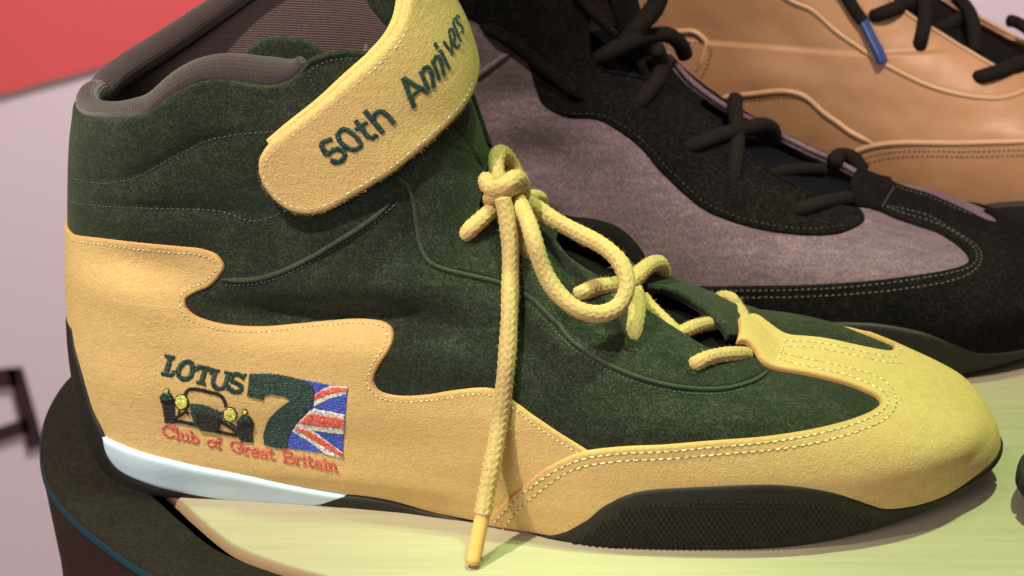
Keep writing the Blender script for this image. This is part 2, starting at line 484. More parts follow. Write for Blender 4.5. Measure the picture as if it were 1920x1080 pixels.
def rubber(name, col, pattern=False, rough=.6):
    m, nt, b = base_mat(name); P = geo(nt)
    f = noise(nt, P, 700, 3); c = ramp(nt, f, [(.3, mul(col, .75)), (.75, mul(col, 1.35))])
    nt.links.new(c, b.inputs['Base Color']); b.inputs['Roughness'].default_value = rough
    b.inputs['Specular IOR Level'].default_value = .35
    bump(nt, b, f, .4, .0002)
    return m
def cord(name, col, var=.25, sheen=.5):
    m, nt, b = base_mat(name); P = geo(nt)
    f = noise(nt, P, 1300, 2); c = ramp(nt, f, [(.3, mul(col, 1 - var)), (.7, mul(col, 1 + var))])
    nt.links.new(c, b.inputs['Base Color']); b.inputs['Roughness'].default_value = .9
    b.inputs['Specular IOR Level'].default_value = .15
    b.inputs['Sheen Weight'].default_value = sheen; b.inputs['Sheen Tint'].default_value = mul(col, 1.4) + (1,)
    bump(nt, b, f, .5, .0003)
    return m
def knit(name, col, ribs=1.15, axis='v', dark=.35):
    """ribbed knit: ribs run along the mesh's second UV coordinate, in mm"""
    m, nt, b = base_mat(name); P = geo(nt)
    uv = nd(nt, 'ShaderNodeUVMap').outputs[0]; sp = nd(nt, 'ShaderNodeSeparateXYZ'); nt.links.new(uv, sp.inputs[0])
    a = sp.outputs[1 if axis == 'v' else 0]; o = sp.outputs[0 if axis == 'v' else 1]
    w = maths(nt, 'SINE', maths(nt, 'ADD', maths(nt, 'MULTIPLY', a, 2 * math.pi / ribs), maths(nt, 'MULTIPLY', noise(nt, P, 120, 2), 2.2)))
    w2 = maths(nt, 'SINE', maths(nt, 'MULTIPLY', o, 2 * math.pi / .8))
    h = maths(nt, 'ADD', maths(nt, 'MULTIPLY', w, .5), .5)
    h2 = maths(nt, 'ADD', h, maths(nt, 'MULTIPLY', w2, .18))
    f = noise(nt, P, 1100, 2)
    c = ramp(nt, maths(nt, 'ADD', maths(nt, 'MULTIPLY', h2, .6), maths(nt, 'MULTIPLY', f, .4)), [(.15, mul(col, dark)), (.85, mul(col, 1.25))])
    nt.links.new(c, b.inputs['Base Color']); b.inputs['Roughness'].default_value = .9; b.inputs['Specular IOR Level'].default_value = .1
    b.inputs['Sheen Weight'].default_value = .3
    bump(nt, b, maths(nt, 'ADD', h2, maths(nt, 'MULTIPLY', f, .8)), .6, .0005)
    return m
def plain(name, col, rough=.8, spec=.2, emit=None, metal=0):
    m, nt, b = base_mat(name)
    b.inputs['Base Color'].default_value = tuple(col) + (1,); b.inputs['Roughness'].default_value = rough
    b.inputs['Specular IOR Level'].default_value = spec; b.inputs['Metallic'].default_value = metal
    return m
def thread(name, col, var=.3, rough=.42):
    m, nt, b = base_mat(name); P = geo(nt)
    f = noise(nt, P, 1000, 3, .75); c = ramp(nt, f, [(.36, mul(col, 1 - var * 1.8)), (.62, mul(col, 1 + var * 1.6))])
    nt.links.new(c, b.inputs['Base Color']); b.inputs['Roughness'].default_value = rough; b.inputs['Specular IOR Level'].default_value = .4
    b.inputs['Sheen Weight'].default_value = .25
    return m
def wood(name):
    m, nt, b = base_mat(name); P = geo(nt)
    mp = nd(nt, 'ShaderNodeMapping'); nt.links.new(P, mp.inputs[0]); mp.inputs['Scale'].default_value = (1.2, 34, 10)
    mp.inputs['Rotation'].default_value = (0, 0, math.radians(-6))
    g = noise(nt, mp.outputs[0], 5.5, 5, .62)
    mp2 = nd(nt, 'ShaderNodeMapping'); nt.links.new(P, mp2.inputs[0]); mp2.inputs['Scale'].default_value = (9, 420, 60)
    mp2.inputs['Rotation'].default_value = (0, 0, math.radians(-6))
    g2 = noise(nt, mp2.outputs[0], 3, 3, .6)
    s = maths(nt, 'ADD', maths(nt, 'MULTIPLY', g, .7), maths(nt, 'MULTIPLY', g2, .3))
    c = ramp(nt, s, [(.3, (.34, .30, .205)), (.5, (.385, .345, .24)), (.7, (.415, .375, .27))])
    nt.links.new(c, b.inputs['Base Color']); b.inputs['Roughness'].default_value = .42; b.inputs['Specular IOR Level'].default_value = .35
    bump(nt, b, s, .15, .0003)
    return m

M_GREEN = suede('green_suede', (.020, .028, .0195), .60, 950, .40, (.050, .050, .035), sheen_tint=(.24, .27, .19), nap=.13)
M_GEDGE = suede('green_seam_edge', (.050, .062, .044), .5, 950, .3)
M_YEL = suede('yellow_suede', (.675, .458, .198), .11, 800, .12, (.70, .49, .22), bumpd=.0006, mott=22, nap=.34)
M_YEDGE = suede('raw_hide_edge', (.60, .345, .145), .15, 900, .1)
M_BLACKS = suede('black_suede', (.0045, .004, .004), .95, 620, .04, (.0115, .010, .0085), sheen_tint=(.10, .08, .07))
M_GREY = suede('mauve_grey_suede', (.168, .118, .142), .40, 650, .25, (.20, .146, .168), bumpd=.0005, nap=.3, mott=45, sheen_tint=(.4, .3, .33))
M_TAN = leather('tan_leather', (.43, .235, .112))
M_TANPIPE = leather('tan_piping', (.54, .35, .20), .08)
M_RUB = rubber('black_rubber', (.020, .017, .015))
M_RUB2 = rubber('tread_rubber', (.018, .015, .013), rough=.55)
M_WHITE = plain('white_foam', (.58, .74, .90), .6, .3)
M_LACE = cord('yellow_lace_cord', (.53, .375, .175), .18)
M_DLACE = cord('dark_lace_cord', (.012, .009, .008), .4, .12)
M_KNIT = knit('ribbed_lining', (.135, .086, .09), .85, dark=.5)
M_KNIT2 = knit('ribbed_collar', (.066, .038, .046), .62, 'u', .55)
M_TGREEN = thread('green_thread', (.010, .044, .036), .5)
M_TTEAL = thread('teal_seam_thread', (.016, .065, .080))
M_HOLE = plain('needle_hole', (.38, .20, .085), .9, .05)
M_TPALE = thread('pale_seam_thread', (.74, .66, .42))
M_TBLACK = thread('black_thread', (.009, .006, .006))
M_TRED = thread('red_thread', (.76, .13, .10))
M_TBLUE = thread('blue_thread', (.045, .085, .52))
M_TWHITE = thread('white_thread', (.78, .70, .66))
M_TYEL = thread('yellow_thread', (.80, .74, .16))
M_WOOD = wood('pale_wood')
M_WOODEDGE = plain('wood_edge', (.60, .40, .24), .6)
M_RING = suede('dark_rim', (.0165, .013, .0105), .42, 520, .04, (.022, .018, .0145), rough=.85)
M_BLUEGLINT = plain('blue_rim_glint', (.010, .032, .055), .5)  # bluish reflection on the rim's edge, put into the colour
M_DARK = suede('black_lining', (.006, .005, .006), .4, 700, .05)
M_NAVY = suede('navy_lining', (.004, .004, .008), .4, 700, .03)
# ------------------------------------------------------------------ the last shared by the boots
O1 = np.array([7.0, 47.0, 0.0]); YAW = math.radians(9.0)
def cl_fn(x): return 22.0 * np.clip((x - 0.0) / 135.0, 0, 1.2) ** 2
def centre(x, y):
    """pixel -> local (x, z) on the middle plane of the front boot"""
    r = ray(x, y); c, s = math.cos(YAW), math.sin(YAW); yl = 0.0
    for _ in range(4):
        # local y = dx*s + dy*c
        D0 = CAM - O1; a = r[0] * s + r[1] * c; b = D0[0] * s + D0[1] * c
        t = (yl - b) / a; Q = D0 + r * t; xl = Q[0] * c - Q[1] * s; yl = float(cl_fn(np.array(xl)))
    return xl, Q[2]
def z0_fn(X): return 15.0 * np.clip((X - 35.0) / 105.0, 0, 1.1) ** 2 
def lvl(x, z):
    z0 = float(z0_fn(np.array(x))); return (z - z0) / (1 - z0 / 60) if z < 60 else z
BACK = [(255, 893), (225, 868), (203, 820), (177, 765), (156, 690), (146, 600), (141, 520), (140, 430), (140, 350), (143, 260), (150, 200), (160, 100), (168, 0), (172, -120)]
FRONT = [(1760, 920), (1815, 900), (1846, 880), (1861, 845), (1856, 815), (1832, 783), (1780, 752), (1700, 720), (1620, 698), (1540, 680), (1460, 662), (1390, 628), (1330, 598), (1208, 540), (1064, 456), (990, 400), (938, 340), (915, 290), (898, 235), (880, 185), (866, 130), (843, 70), (805, 0), (745, -110)]
def prof_from(BK, FR):
    b = np.array([centre(*q) for q in BK]); f = np.array([centre(*q) for q in FR])
    zb = np.array([lvl(*q) for q in b]); zf = np.array([lvl(*q) for q in f])
    return b[:, 0], zb, f[:, 0], zf
bx, zb, fx, zf = prof_from(BACK, FRONT)
for A, Bv in ((zb, bx), (zf, fx)):
    for i in range(1, len(A)):
        if A[i] <= A[i - 1] + .2: A[i] = A[i - 1] + .2
zb[0] = min(zb[0], 0); zf[0] = min(zf[0], 0)
_Z = [-1, 6, 14, 25, 40, 55, 70, 90, 110, 140, 175, 220]
_X = [-190, -150, -110, -70, -30, 5, 40, 80, 120, 160]
_B = np.array([
    # heel ........................ ball ............ toe
    [29, 32, 30, 31, 39, 46, 43, 40, 36, 32],    # -1
    [32, 34, 33, 34, 42, 47, 46, 43, 39, 34],    # 6
    [34, 36, 37, 39, 44, 49, 48, 45, 41, 36],    # 14
    [34, 36, 37, 40, 46, 49, 48, 45, 41, 36],    # 25
    [35, 37, 39, 42, 46, 48, 46, 43, 38, 34],    # 40
    [34, 36, 38, 41, 44, 45, 42, 40, 36, 34],    # 55
    [33, 35, 36, 39, 41, 41, 40, 38, 36, 34],    # 70
    [32, 34, 35, 37, 38, 38, 38, 38, 36, 34],    # 90
    [33, 35, 36, 37, 37, 37, 37, 37, 36, 34],    # 110
    [35, 37, 38, 38, 37, 36, 36, 36, 36, 34],    # 140
    [36, 38, 39, 39, 38, 36, 36, 36, 36, 34],    # 175
    [36, 38, 39, 39, 38, 36, 36, 36, 36, 34],    # 220
], float)
def B_fn(X, Z):
    # tensor interpolation: along x for every row, then along z
    R = np.stack([pchip(_X, _B[k], X) for k in range(len(_Z))], 0)
    z = Z[:, 0]; out = np.empty_like(X)
    zi = np.array(_Z, float)
    i = np.clip(np.searchsorted(zi, z) - 1, 0, len(zi) - 2); t = (z - zi[i]) / (zi[i + 1] - zi[i]); t = t * t * (3 - 2 * t)
    for k in range(len(z)): out[k] = R[i[k], k] * (1 - t[k]) + R[i[k] + 1, k] * t[k]
    # soften the steps between rows
    for _ in range(40):
        out[1:-1] = (out[:-2] + 2 * out[1:-1] + out[2:]) / 4
    return out
def last_profile(zs=1.0):
    f = lambda zz, vs: (lambda z: pchip(zz, vs, z))
    return dict(
        xb=f(zb, bx), xf=f(zf, fx),
        eb=f([0, 20, 60, 110, 200], [30, 38, 40, 42, 44]),
        ef=f([0, 15, 35, 50, 70, 95, 120, 205], [78, 84, 92, 88, 74, 58, 48, 46]),
        pf=f([0, 12, 25, 45, 60, 90, 205], [2.1, 2.5, 3.9, 3.5, 2.7, 2.2, 2.0]),
        B=B_fn, z0=z0_fn, cl=lambda X, Z: cl_fn(X))
FB = Body(O1, YAW, last_profile())
def silhouette(body):
    p = to_px(body.P).reshape(-1, 2); 
    return p
# ------------------------------------------------------------------ embroidery
def zc(pts, sc, ox, oy): return [(p[0] / sc + ox, p[1] / sc + oy) for p in pts]
def satin(body, acc, path, w, h, pitch=1.7, r=.21, closed=False, smooth=True, m=0):
    """thread laid across a stroke: path in pixels, w stroke width in pixels"""
    P = np.array(path, float)
    if closed: P = np.vstack([P, P[:1]])
    if smooth and len(P) > 2: P = crom(list(P), 8)
    D = resample(np.c_[P, np.zeros(len(P))], pitch)[:, :2]
    T = np.gradient(D, axis=0); T /= np.maximum(np.linalg.norm(T, axis=1)[:, None], 1e-9); S = np.stack([-T[:, 1], T[:, 0]], 1)
    for i in range(len(D)):
        ww = w * (.5 + RNG.normal(0, .06)) + abs(RNG.normal(0, .35)); sk = T[i] * RNG.normal(.35, .2) * pitch
        a = D[i] - S[i] * ww - sk; b = D[i] + S[i] * ww + sk
        ua, ub = body.hit(*a)[:2], body.hit(*b)[:2]
        Q, N = body.ev(np.array([ua[0], ub[0]]), np.array([ua[1], ub[1]]), h + .22 * RNG.random())
        V, F = capsule(Q[0], Q[1], N[0], r, 1.25); acc.add(V, F, m)
def fill(body, acc, poly, ang, h, row=1.5, length=13, r=.17, m=0):
    """rows of running thread inside a pixel outline"""
    P = np.array(poly, float); c, s = math.cos(ang), math.sin(ang); R = np.array([[c, s], [-s, c]])
    Q = P @ R.T; y0, y1 = Q[:, 1].min(), Q[:, 1].max(); k = 0; y = y0 + row * .5
    while y < y1:
        xs = []
        for i in range(len(Q)):
            a, b = Q[i], Q[(i + 1) % len(Q)]
            if (a[1] > y) != (b[1] > y): xs.append(a[0] + (y - a[1]) / (b[1] - a[1]) * (b[0] - a[0]))
        xs.sort()
        for x0, x1 in zip(xs[::2], xs[1::2]):
            if x1 - x0 < .6: continue
            x0 -= RNG.random() * 1.4; x1 += RNG.random() * 1.4
            cuts = [x0] + [q for q in np.arange(math.floor(x0 / length) * length + (k % 3) * length / 3, x1, length) if x0 + 2 < q < x1 - 2] + [x1]
            for a, b in zip(cuts[:-1], cuts[1:]):
                p1 = np.array([a, y + RNG.normal(0, .15)]) @ R; p2 = np.array([b, y + RNG.normal(0, .15)]) @ R
                ua, ub = body.hit(*p1)[:2], body.hit(*p2)[:2]
                E, N = body.ev(np.array([ua[0], ub[0]]), np.array([ua[1], ub[1]]), h + .2 * RNG.random())
                V, F = capsule(E[0], E[1], N[0], r, 1.1); acc.add(V, F, m)
        y += row; k += 1
def ellipse(cx, cy, rx, ry, n=20, rot=0.0):
    t = np.arange(n) / n * 2 * math.pi
    x, y = rx * np.cos(t), ry * np.sin(t)
    return [(cx + a * math.cos(rot) - b * math.sin(rot), cy + a * math.sin(rot) + b * math.cos(rot)) for a, b in zip(x, y)]

# ------------------------------------------------------------------ the green and yellow boot
MIR0 = lambda L: np.stack([-L[:, 0], L[:, 1]], 1)[::-1]           # mirrored round the heel
MIR5 = lambda L: np.stack([1 - L[:, 0], L[:, 1]], 1)[::-1]        # mirrored round the toe
folds = FB.crease([
    ([(400, 578), (480, 590), (600, 590), (720, 588), (820, 598), (905, 622)], -6.5, 7), ([(470, 552), (600, 552), (740, 546), (850, 556), (920, 580)], 4.5, 11),
    ([(700, 640), (800, 660), (900, 680)], 1.0, 9),
    ([(150, 335), (260, 330), (330, 290), (400, 258), (520, 243)], -1.0, 2.6), ([(145, 379), (270, 388), (420, 395), (510, 405)], -1.0, 2.6),
    ([(160, 275), (300, 262), (420, 215), (540, 200)], .9, 9), ([(200, 362), (350, 345), (470, 320)], .6, 6),
    ([(175, 488), (280, 504), (385, 520)], -3.2, 9), ([(150, 520), (240, 540), (345, 576)], 2.0, 8), ([(742, 330), (775, 380), (783, 450), (805, 493), (880, 518)], -1.2, 4), ([(560, 510), (640, 462), (720, 410)], -1.2, 4),
    ([(560, 460), (680, 430), (740, 380)], 2.4, 9), ([(800, 300), (820, 380), (830, 460)], 1.8, 9),
    ([(960, 560), (1010, 640), (1060, 720)], -.9, 9), ([(640, 640), (700, 660), (690, 720)], .8, 8),
    ([(1180, 590), (1250, 640), (1330, 680)], .7, 8), ([(1480, 880), (1600, 900), (1700, 880)], .7, 16), ([(1400, 592), (1460, 606), (1530, 620), (1600, 642), (1660, 662)], 3.0, 15),
])
FB.set(FB.P + FB.N * folds[..., None])

boot = empty('racing_boot', 'green and yellow suede racing boot with an embroidered emblem on its heel', 'boot', tuple(FB.to_world([0, 0, 0]) * .001))

zt = FB.v_of
# outlines -------------------------------------------------------
rim = FB.uv([('z', 0.0, FB.zl[int(FB.hit(150, 208)[1])]), (156, 214), (185, 221), (211, 222), (250, 217), (278, 209), (322, 178), (350, 162), (376, 152), (415, 148), (456, 153), (500, 159), (530, 155), (552, 144), (567, 129), (584, 112), (610, 102), (650, 97), (696, 101), (740, 110)])
rim[0, 0] = 0
edge = FB.uv([(740, 110), (790, 160), (840, 230), (877, 276), (897, 310), (896, 350), (893, 395), (915, 400), (960, 405), (1032, 451), (1064, 488), (1134, 534), (1208, 585), (1272, 627), (1319, 655), (1362, 664)])
quarter = np.vstack([rim, edge, [[.5, edge[-1, 1] - 1]], [[.5, 14]], [[.45, 12]], [[.25, 12]], [[.05, 12]], [[0, 12]]])
FB.panel('quarter', quarter, M_GREEN, boot, 0, 1.3, 1.4)
frim_px = [(168, 176), (190, 152), (225, 128), (275, 99), (330, 67), (380, 36), (430, 6), (475, -22), (520, -45)]
frim = FB.uv(frim_px, far=True)
frim[:, 0] = np.where(frim[:, 0] > .4, frim[:, 0] - 1, frim[:, 0])
frim_lo = np.vstack([[[0, rim[0, 1]]], frim])
kk = (np.abs(rim[:, 0]) > .45).argmax()
far_top = np.vstack([frim_lo, [[-.36, zt(203)], [-.43, zt(190)], [-.455, zt(150)]]])
fe_px = FB.uv([(1204, 543), (1238, 548), (1271, 559), (1316, 585), (1353, 618), (1362, 636)])
edge_far = MIR5(edge); edge_far = edge_far[::-1]            # from the collar down to the toe
kf = int(np.argmin(np.abs(edge_far[:, 1] - fe_px[0, 1]))); edge_far = np.vstack([edge_far[:kf - 4], fe_px])
ef_ = edge[edge[:, 1] < zt(125)]
ef2 = edge_far[edge_far[:, 1] < zt(125)] - [1, 0]
far_q = np.vstack([far_top, ef2, np.stack([-quarter[-6:, 0], quarter[-6:, 1]], 1)])
FB.panel('quarter', far_q, M_GREEN, boot, 0, 1.3, 1.4, step=2)

# tongue and lining ----------------------------------------------
tong = np.array([[.40, zt(172)], [.43, zt(150)], [.45, zt(128)], [.455, zt(110)], [.465, zt(96)], [.475, zt(88)], [.525, zt(88)], [.535, zt(96)], [.545, zt(110)], [.575, zt(140)], [.60, zt(172)], [.62, zt(198)], [.5, zt(203)], [.40, zt(195)]])
FB.panel('tongue', tong, M_GREEN, boot, -1.8, 1.2, 1.2)
dk = np.array([[.40, zt(120)], [.43, zt(90)], [.455, zt(60)], [.470, zt(34)], [.53, zt(34)], [.545, zt(60)], [.57, zt(90)], [.60, zt(120)]])
FB.panel('throat_lining', dk, M_DARK, boot, -5.5, 1.0, 1.0, step=2)
knit_uv = lambda UV, V: np.stack([UV[:, 0] * 420, np.interp(UV[:, 1], np.arange(FB.nv), FB.zl)], 1)
Lr = rim[np.linspace(0, len(rim) - 1, 60).astype(int)].copy()
Lr = Lr[Lr[:, 0] < .36]
lin = np.vstack([Lr + [0, 3.0], [[.38, zt(170)], [.38, zt(105)], [.02, zt(105)], [0, zt(105)]]])
fl = np.vstack([frim_lo + [0, 3.0], [[-.40, frim_lo[-1, 1]], [-.40, zt(105)], [-.02, zt(105)], [0, zt(105)]]])
FB.panel('lining', fl, M_KNIT, boot, -3.6, 1.2, 1.2, uvs=knit_uv)
FB.panel('lining', lin - [0, 8], M_KNIT, boot, -6.0, 1.2, 1.2, uvs=knit_uv, step=2)
def collar_roll(L, r0, name='padded_collar'):
    D, N = FB.line(L, 0, .8); n = len(D)
    t = np.linspace(0, 1, n)
    R = pchip([0, .1, .35, .6, .8, .93, 1], r0, t)
    C = D - N * (R * .9)[:, None] + np.array([0, 0, 1.0]) * (R * .35)[:, None]
    V, F, uv = tube_mesh(C, R, 20)
    uv[:, 1] *= 3.0
    link(name, V, F, M_KNIT2, boot, uv=uv)
k567 = int(len(rim) * .74)
Rc = np.vstack([frim_lo[::-1][:-1], rim[:k567]])
collar_roll(Rc, [3.8, 4.4, 5.0, 3.8, 4.6, 5.6, 2.8])
flap = FB.uv([(446, 120), (460, 100), (485, 88), (520, 84), (560, 86), (590, 94), (606, 106), (600, 140), (560, 160), (480, 160), (448, 140)], closed=True)
FB.panel('collar_flap', flap, M_GREEN, boot, -8.5, 1.6, 1.6)

# seams of the quarters -------------------------------------------
s_hi = FB.uv([(142, 333), (175, 340), (205, 343), (260, 330), (330, 290), (400, 258), (470, 247), (520, 243), (570, 235)])
s_lo = FB.uv([(140, 378), (200, 385), (270, 388), (350, 390), (420, 395), (470, 412), (510, 405), (560, 380)])
s_q = FB.uv([(425, 532), (475, 530), (525, 519), (580, 493), (640, 456), (690, 425), (722, 398), (745, 375)])
s_tab = FB.uv([(581, 135), (590, 125), (612, 114), (650, 108), (690, 111), (720, 118)])
s_tab2 = FB.uv([(580, 138), (588, 155), (600, 178), (612, 195)])
FB.stitches('seam_stitching', [s_hi, s_lo], M_TTEAL, boot, 1.35, 1.9, .7, .24)
FB.stitches('seam_stitching', [s_q, s_tab, s_tab2], M_TTEAL, boot, 1.5, 1.7, .7, .22)
q_line = FB.uv([(418, 522), (470, 523), (520, 512), (575, 486), (635, 449), (688, 416), (715, 395), (730, 380)])
FB.pipe('welt', q_line, M_GEDGE, boot, .95, 1.25)
FB.pipe('edge_binding', FB.uv([(569, 131), (584, 114), (610, 104), (650, 99), (696, 103), (735, 110)]), M_GREEN, boot, 1.1, 1.0)
e_line = FB.uv([(742, 322), (762, 340), (773, 375), (779, 420), (787, 465), (803, 490), (840, 505), (885, 516), (935, 530), (985, 556), (1030, 598), (1075, 645), (1130, 680), (1190, 706), (1260, 724), (1330, 731), (1390, 722), (1432, 698)])
throat_near = edge[np.searchsorted(np.arange(len(edge)), 0):]
stay = np.vstack([e_line, FB.uv([(1420, 680), (1365, 668)], 0), edge[::-1][2:110], FB.uv([(800, 250), (745, 290)], 0)])
FB.panel('eyestay', stay, M_GREEN, boot, .9, 1.1, 1.2)
stay_f = np.vstack([MIR5(e_line)[::-1], edge_far[::-1][1:110], MIR5(FB.uv([(800, 250), (745, 290)], 0))[::-1]])
FB.panel('eyestay', stay_f, M_GREEN, boot, .9, 1.1, 1.2, step=2)
FB.pipe('welt', e_line + [0, -.8], M_GEDGE, boot, .8, 1.5)
FB.stitches('seam_stitching', [FB.uv([(990, 573), (1035, 615), (1080, 660), (1135, 694), (1195, 719), (1262, 736), (1332, 743), (1395, 733)])], M_TTEAL, boot, 1.35, 1.6, .7, .22)
FB.pipe('edge_binding', edge[30:62], M_GREEN, boot, .7, 1.6)
FB.pipe('edge_binding', edge_far[60:], M_GREEN, boot, 1.3, 1.6)

# yellow rear panel ------------------------------------------------
y_top = FB.uv([(142, 437), (200, 444), (270, 451), (340, 458), (385, 464), (412, 476), (424, 495), (415, 515), (395, 535), (365, 549), (351, 560), (352, 574), (368, 589), (400, 601), (450, 610), (500, 612), (560, 607), (620, 601), (680, 598), (715, 602), (735, 612), (741, 630), (733, 655), (715, 680), (705, 700), (706, 718), (720, 732), (745, 738), (800, 737), (860, 728), (905, 724), (930, 727), (955, 742), (1000, 775), (1050, 808), (1100, 839), (1130, 858), (1130, 890), (1090, 950)])
y_top[0, 0] = 0
b_end = FB.hit(1085, 985)[0]
bot = np.stack([np.linspace(b_end, -b_end, 120), np.full(120, 3.0)], 1)
rear = np.vstack([y_top, bot, MIR0(y_top)[:-1]])
FB.panel('heel_panel', rear, M_YEL, boot, .9, 1.2, .9, edge_mat=M_YEDGE)
st1 = FB.uv([(146, 449), (200, 455), (270, 462), (338, 469), (380, 474), (404, 485), (411, 497), (404, 511), (386, 526), (355, 542), (341, 556), (341, 577), (358, 598), (398, 613), (450, 622), (500, 624), (560, 618), (620, 612), (680, 609), (710, 612), (726, 620), (729, 631), (722, 651), (703, 677), (693, 700), (694, 722), (712, 741), (745, 749), (800, 748), (860, 740), (903, 736), (925, 740), (948, 753), (995, 786), (1045, 820), (1085, 845)])
FB.stitches('seam_stitching', [st1], M_TPALE, boot, 2.15, 1.9, .62, .22, holes=M_HOLE)

# yellow toe panel --------------------------------------------------
t_lo = FB.uv([(905, 972), (930, 953), (955, 928), (985, 903), (1020, 877), (1060, 855), (1100, 842), (1170, 834), (1240, 831), (1336, 824), (1433, 818), (1529, 806), (1596, 791), (1632, 777), (1646, 764), (1641, 754), (1622, 744), (1577, 727), (1510, 711), (1450, 700), (1425, 690), (1408, 672), (1392, 659), (1372, 656)])
tb = FB.hit(900, 990)[0]
t_far = FB.uv([(1376, 612), (1384, 603), (1411, 601), (1440, 620), (1471, 638), (1529, 644), (1601, 658), (1645, 667), (1662, 669), (1670, 663), (1660, 650), (1644, 640), (1626, 631)])
i_in = np.argmax(t_lo[:, 0])
m_lo = MIR5(t_lo); m_lo = m_lo[m_lo[:, 0] > t_far[-1, 0] + .012]; m_lo = m_lo[np.argmin(m_lo[:, 0]):] if len(m_lo) else m_lo
toe = np.vstack([t_lo, t_far, m_lo, np.stack([np.linspace(1 - tb, tb, 140), np.full(140, 3.0)], 1)])
tabP, _ = FB.ev(*FB.hit(1372, 632)[:2])
def tab_lift(Q):
    P, _ = FB.ev(Q[:, 0], Q[:, 1]); d = np.linalg.norm(P - tabP, axis=1)
    return 2.6 * np.clip(1 - d / 17, 0, 1) ** .8
FB.panel('toe_panel', toe, M_YEL, boot, 1.8, 1.2, .9, edge_mat=M_YEDGE, lift=tab_lift)
def toe_st(k):
    return FB.uv([(932 + k, 968 + k), (960 + k * .8, 938 + k), (992 + k * .6, 911 + k), (1028 + k * .4, 886 + k), (1066, 866 + k), (1105, 853 + k), (1170, 845 + k), (1240, 842 + k), (1336, 835 + k), (1433, 829 + k), (1531, 817 + k), (1602, 801 + k), (1645 + k * .4, 783 + k), (1660 + k, 764), (1650 + k, 748 - k * .6), (1627 + k, 735 - k), (1580, 717 - k), (1513, 702 - k), (1462, 690 - k)])
L1, L2 = toe_st(0), toe_st(14)
F1 = FB.uv([(1462, 652), (1530, 657), (1602, 671), (1648, 681), (1672, 683), (1682, 672), (1676, 658)]); F2_ = FB.uv([(1470, 664), (1530, 669), (1603, 683), (1650, 693), (1686, 696)])
FB.stitches('seam_stitching', [L1, L2, F1, F2_], M_TPALE, boot, 3.1, 2.7, .64, .28, holes=M_HOLE)
cross = FB.uv([(1452, 690), (1460, 670), (1470, 650)])
FB.stitches('seam_stitching', [cross], M_TPALE, boot, 3.2, 2.4, .66, .3, holes=M_HOLE)

# sole ---------------------------------------------------------------
wave = FB.uv([(146, 612), (150, 640), (163, 690), (183, 760), (207, 812), (212, 840), (232, 868), (280, 893), (400, 919), (500, 932), (570, 935), (600, 931), (650, 918), (720, 926), (800, 947), (900, 973), (1000, 991), (1050, 989), (1100, 964), (1140, 935), (1200, 912), (1300, 904), (1450, 900), (1540, 910), (1600, 925), (1650, 941), (1700, 937), (1760, 918), (1815, 884), (1852, 852)])
wave[0, 0] = 0; wave = np.vstack([wave, [[.5, wave[-1, 1] + 1]]])
band = np.vstack([wave, np.stack([np.linspace(.5, -.5, 260), np.zeros(260)], 1), MIR0(wave)[:-1]])
heel_thin = lambda Q: -1.5 * np.clip(1 - np.abs((Q[:, 0] + .5) % 1 - .5) / .085, 0, 1) * np.clip((Q[:, 1] - zt(8)) / 12, 0, 1)
FB.panel('outsole', band, M_RUB, boot, 1.6, 2.0, 1.6, skirt=2.2, lift=heel_thin)
ring = FB.P[0] + FB.N[0] * 2.0
c = ring.mean(0); n = len(ring)
link('sole_base', np.vstack([ring, c - [0, 0, .0]]), [[i, n, (i + 1) % n] for i in range(n)], M_RUB, boot)
white = FB.uv([(205, 812), (240, 830), (300, 850), (375, 867), (450, 880), (540, 898), (610, 910), (655, 917), (655, 917), (630, 925), (600, 933), (570, 938), (500, 934), (400, 921), (280, 895), (235, 871), (214, 843), (205, 812)], 8)
FB.panel('midsole', white, M_WHITE, boot, 1.7, 2.2, 1.4)
tread = [(1074, 1013), (1127, 972), (1173, 943), (1267, 933), (1383, 929), (1488, 929), (1558, 940), (1640, 958), (1617, 972), (1442, 1001), (1267, 1016), (1150, 1019)]
tp = np.array(tread, float); acc = Acc()
px_, py_ = 10.5, 7.2; r = 0; y = 925.0
while y < 1020:
    x = 1060 + (r % 2) * px_ / 2
    while x < 1650:
        if inside(tp, np.array([[x, y]]))[0]:
            cor = [(x - px_ * .46, y), (x, y + py_ * .9), (x + px_ * .46, y), (x, y - py_ * .9)]
            H = [FB.hit(*q)[:2] for q in cor + [(x, y)]]
            H = np.array(H); P, N = FB.ev(H[:, 0], H[:, 1], 3.4); P[4] = P[4] + N[4] * 1.15
            acc.add(P, [[0, 1, 4], [1, 2, 4], [2, 3, 4], [3, 0, 4]])
        x += px_
    y += py_; r += 1
tr = acc.done('tread_studs', M_RUB2, boot, smooth=False, kind='stuff')

# strap ----------------------------------------------------------------
SBODY = Body(O1, YAW, last_profile()); SBODY.set(FB.P + FB.N * 4.2)
SU = SBODY
up = [(486, 322), (487, 298), (502, 272), (538, 242), (600, 193), (650, 148), (700, 103), (733, 66), (750, 34), (757, 4), (762, -40)]
lo_ = [(890, 118), (884, 165), (872, 192), (835, 238), (780, 288), (720, 333), (660, 369), (615, 394), (578, 401), (545, 394), (515, 373), (494, 346)]
A_ = SU.uv(up); B_ = SU.uv(lo_)
hu = B_[0, 0]; hz = np.interp(B_[0, 1], np.arange(SU.nv), SU.zl)
mid = np.array([[A_[-1, 0] + .01, zt(204)], [.52, zt(204)], [.58, zt(204)], [.60, zt(199)], [.56, zt(hz + 22)], [.53, zt(hz + 10)]])
strap_poly = np.vstack([A_, mid, B_])
SU.panel('strap', strap_poly, M_YEL, boot, 0, 2.2, 1.9, edge_mat=None, skirt=.6)
under = [(x - 5, y - 6) for x, y in up[2:]]
A2 = SU.uv(under); B2 = SU.uv([(860, 150), (800, 240), (700, 310), (600, 350), (530, 330)])
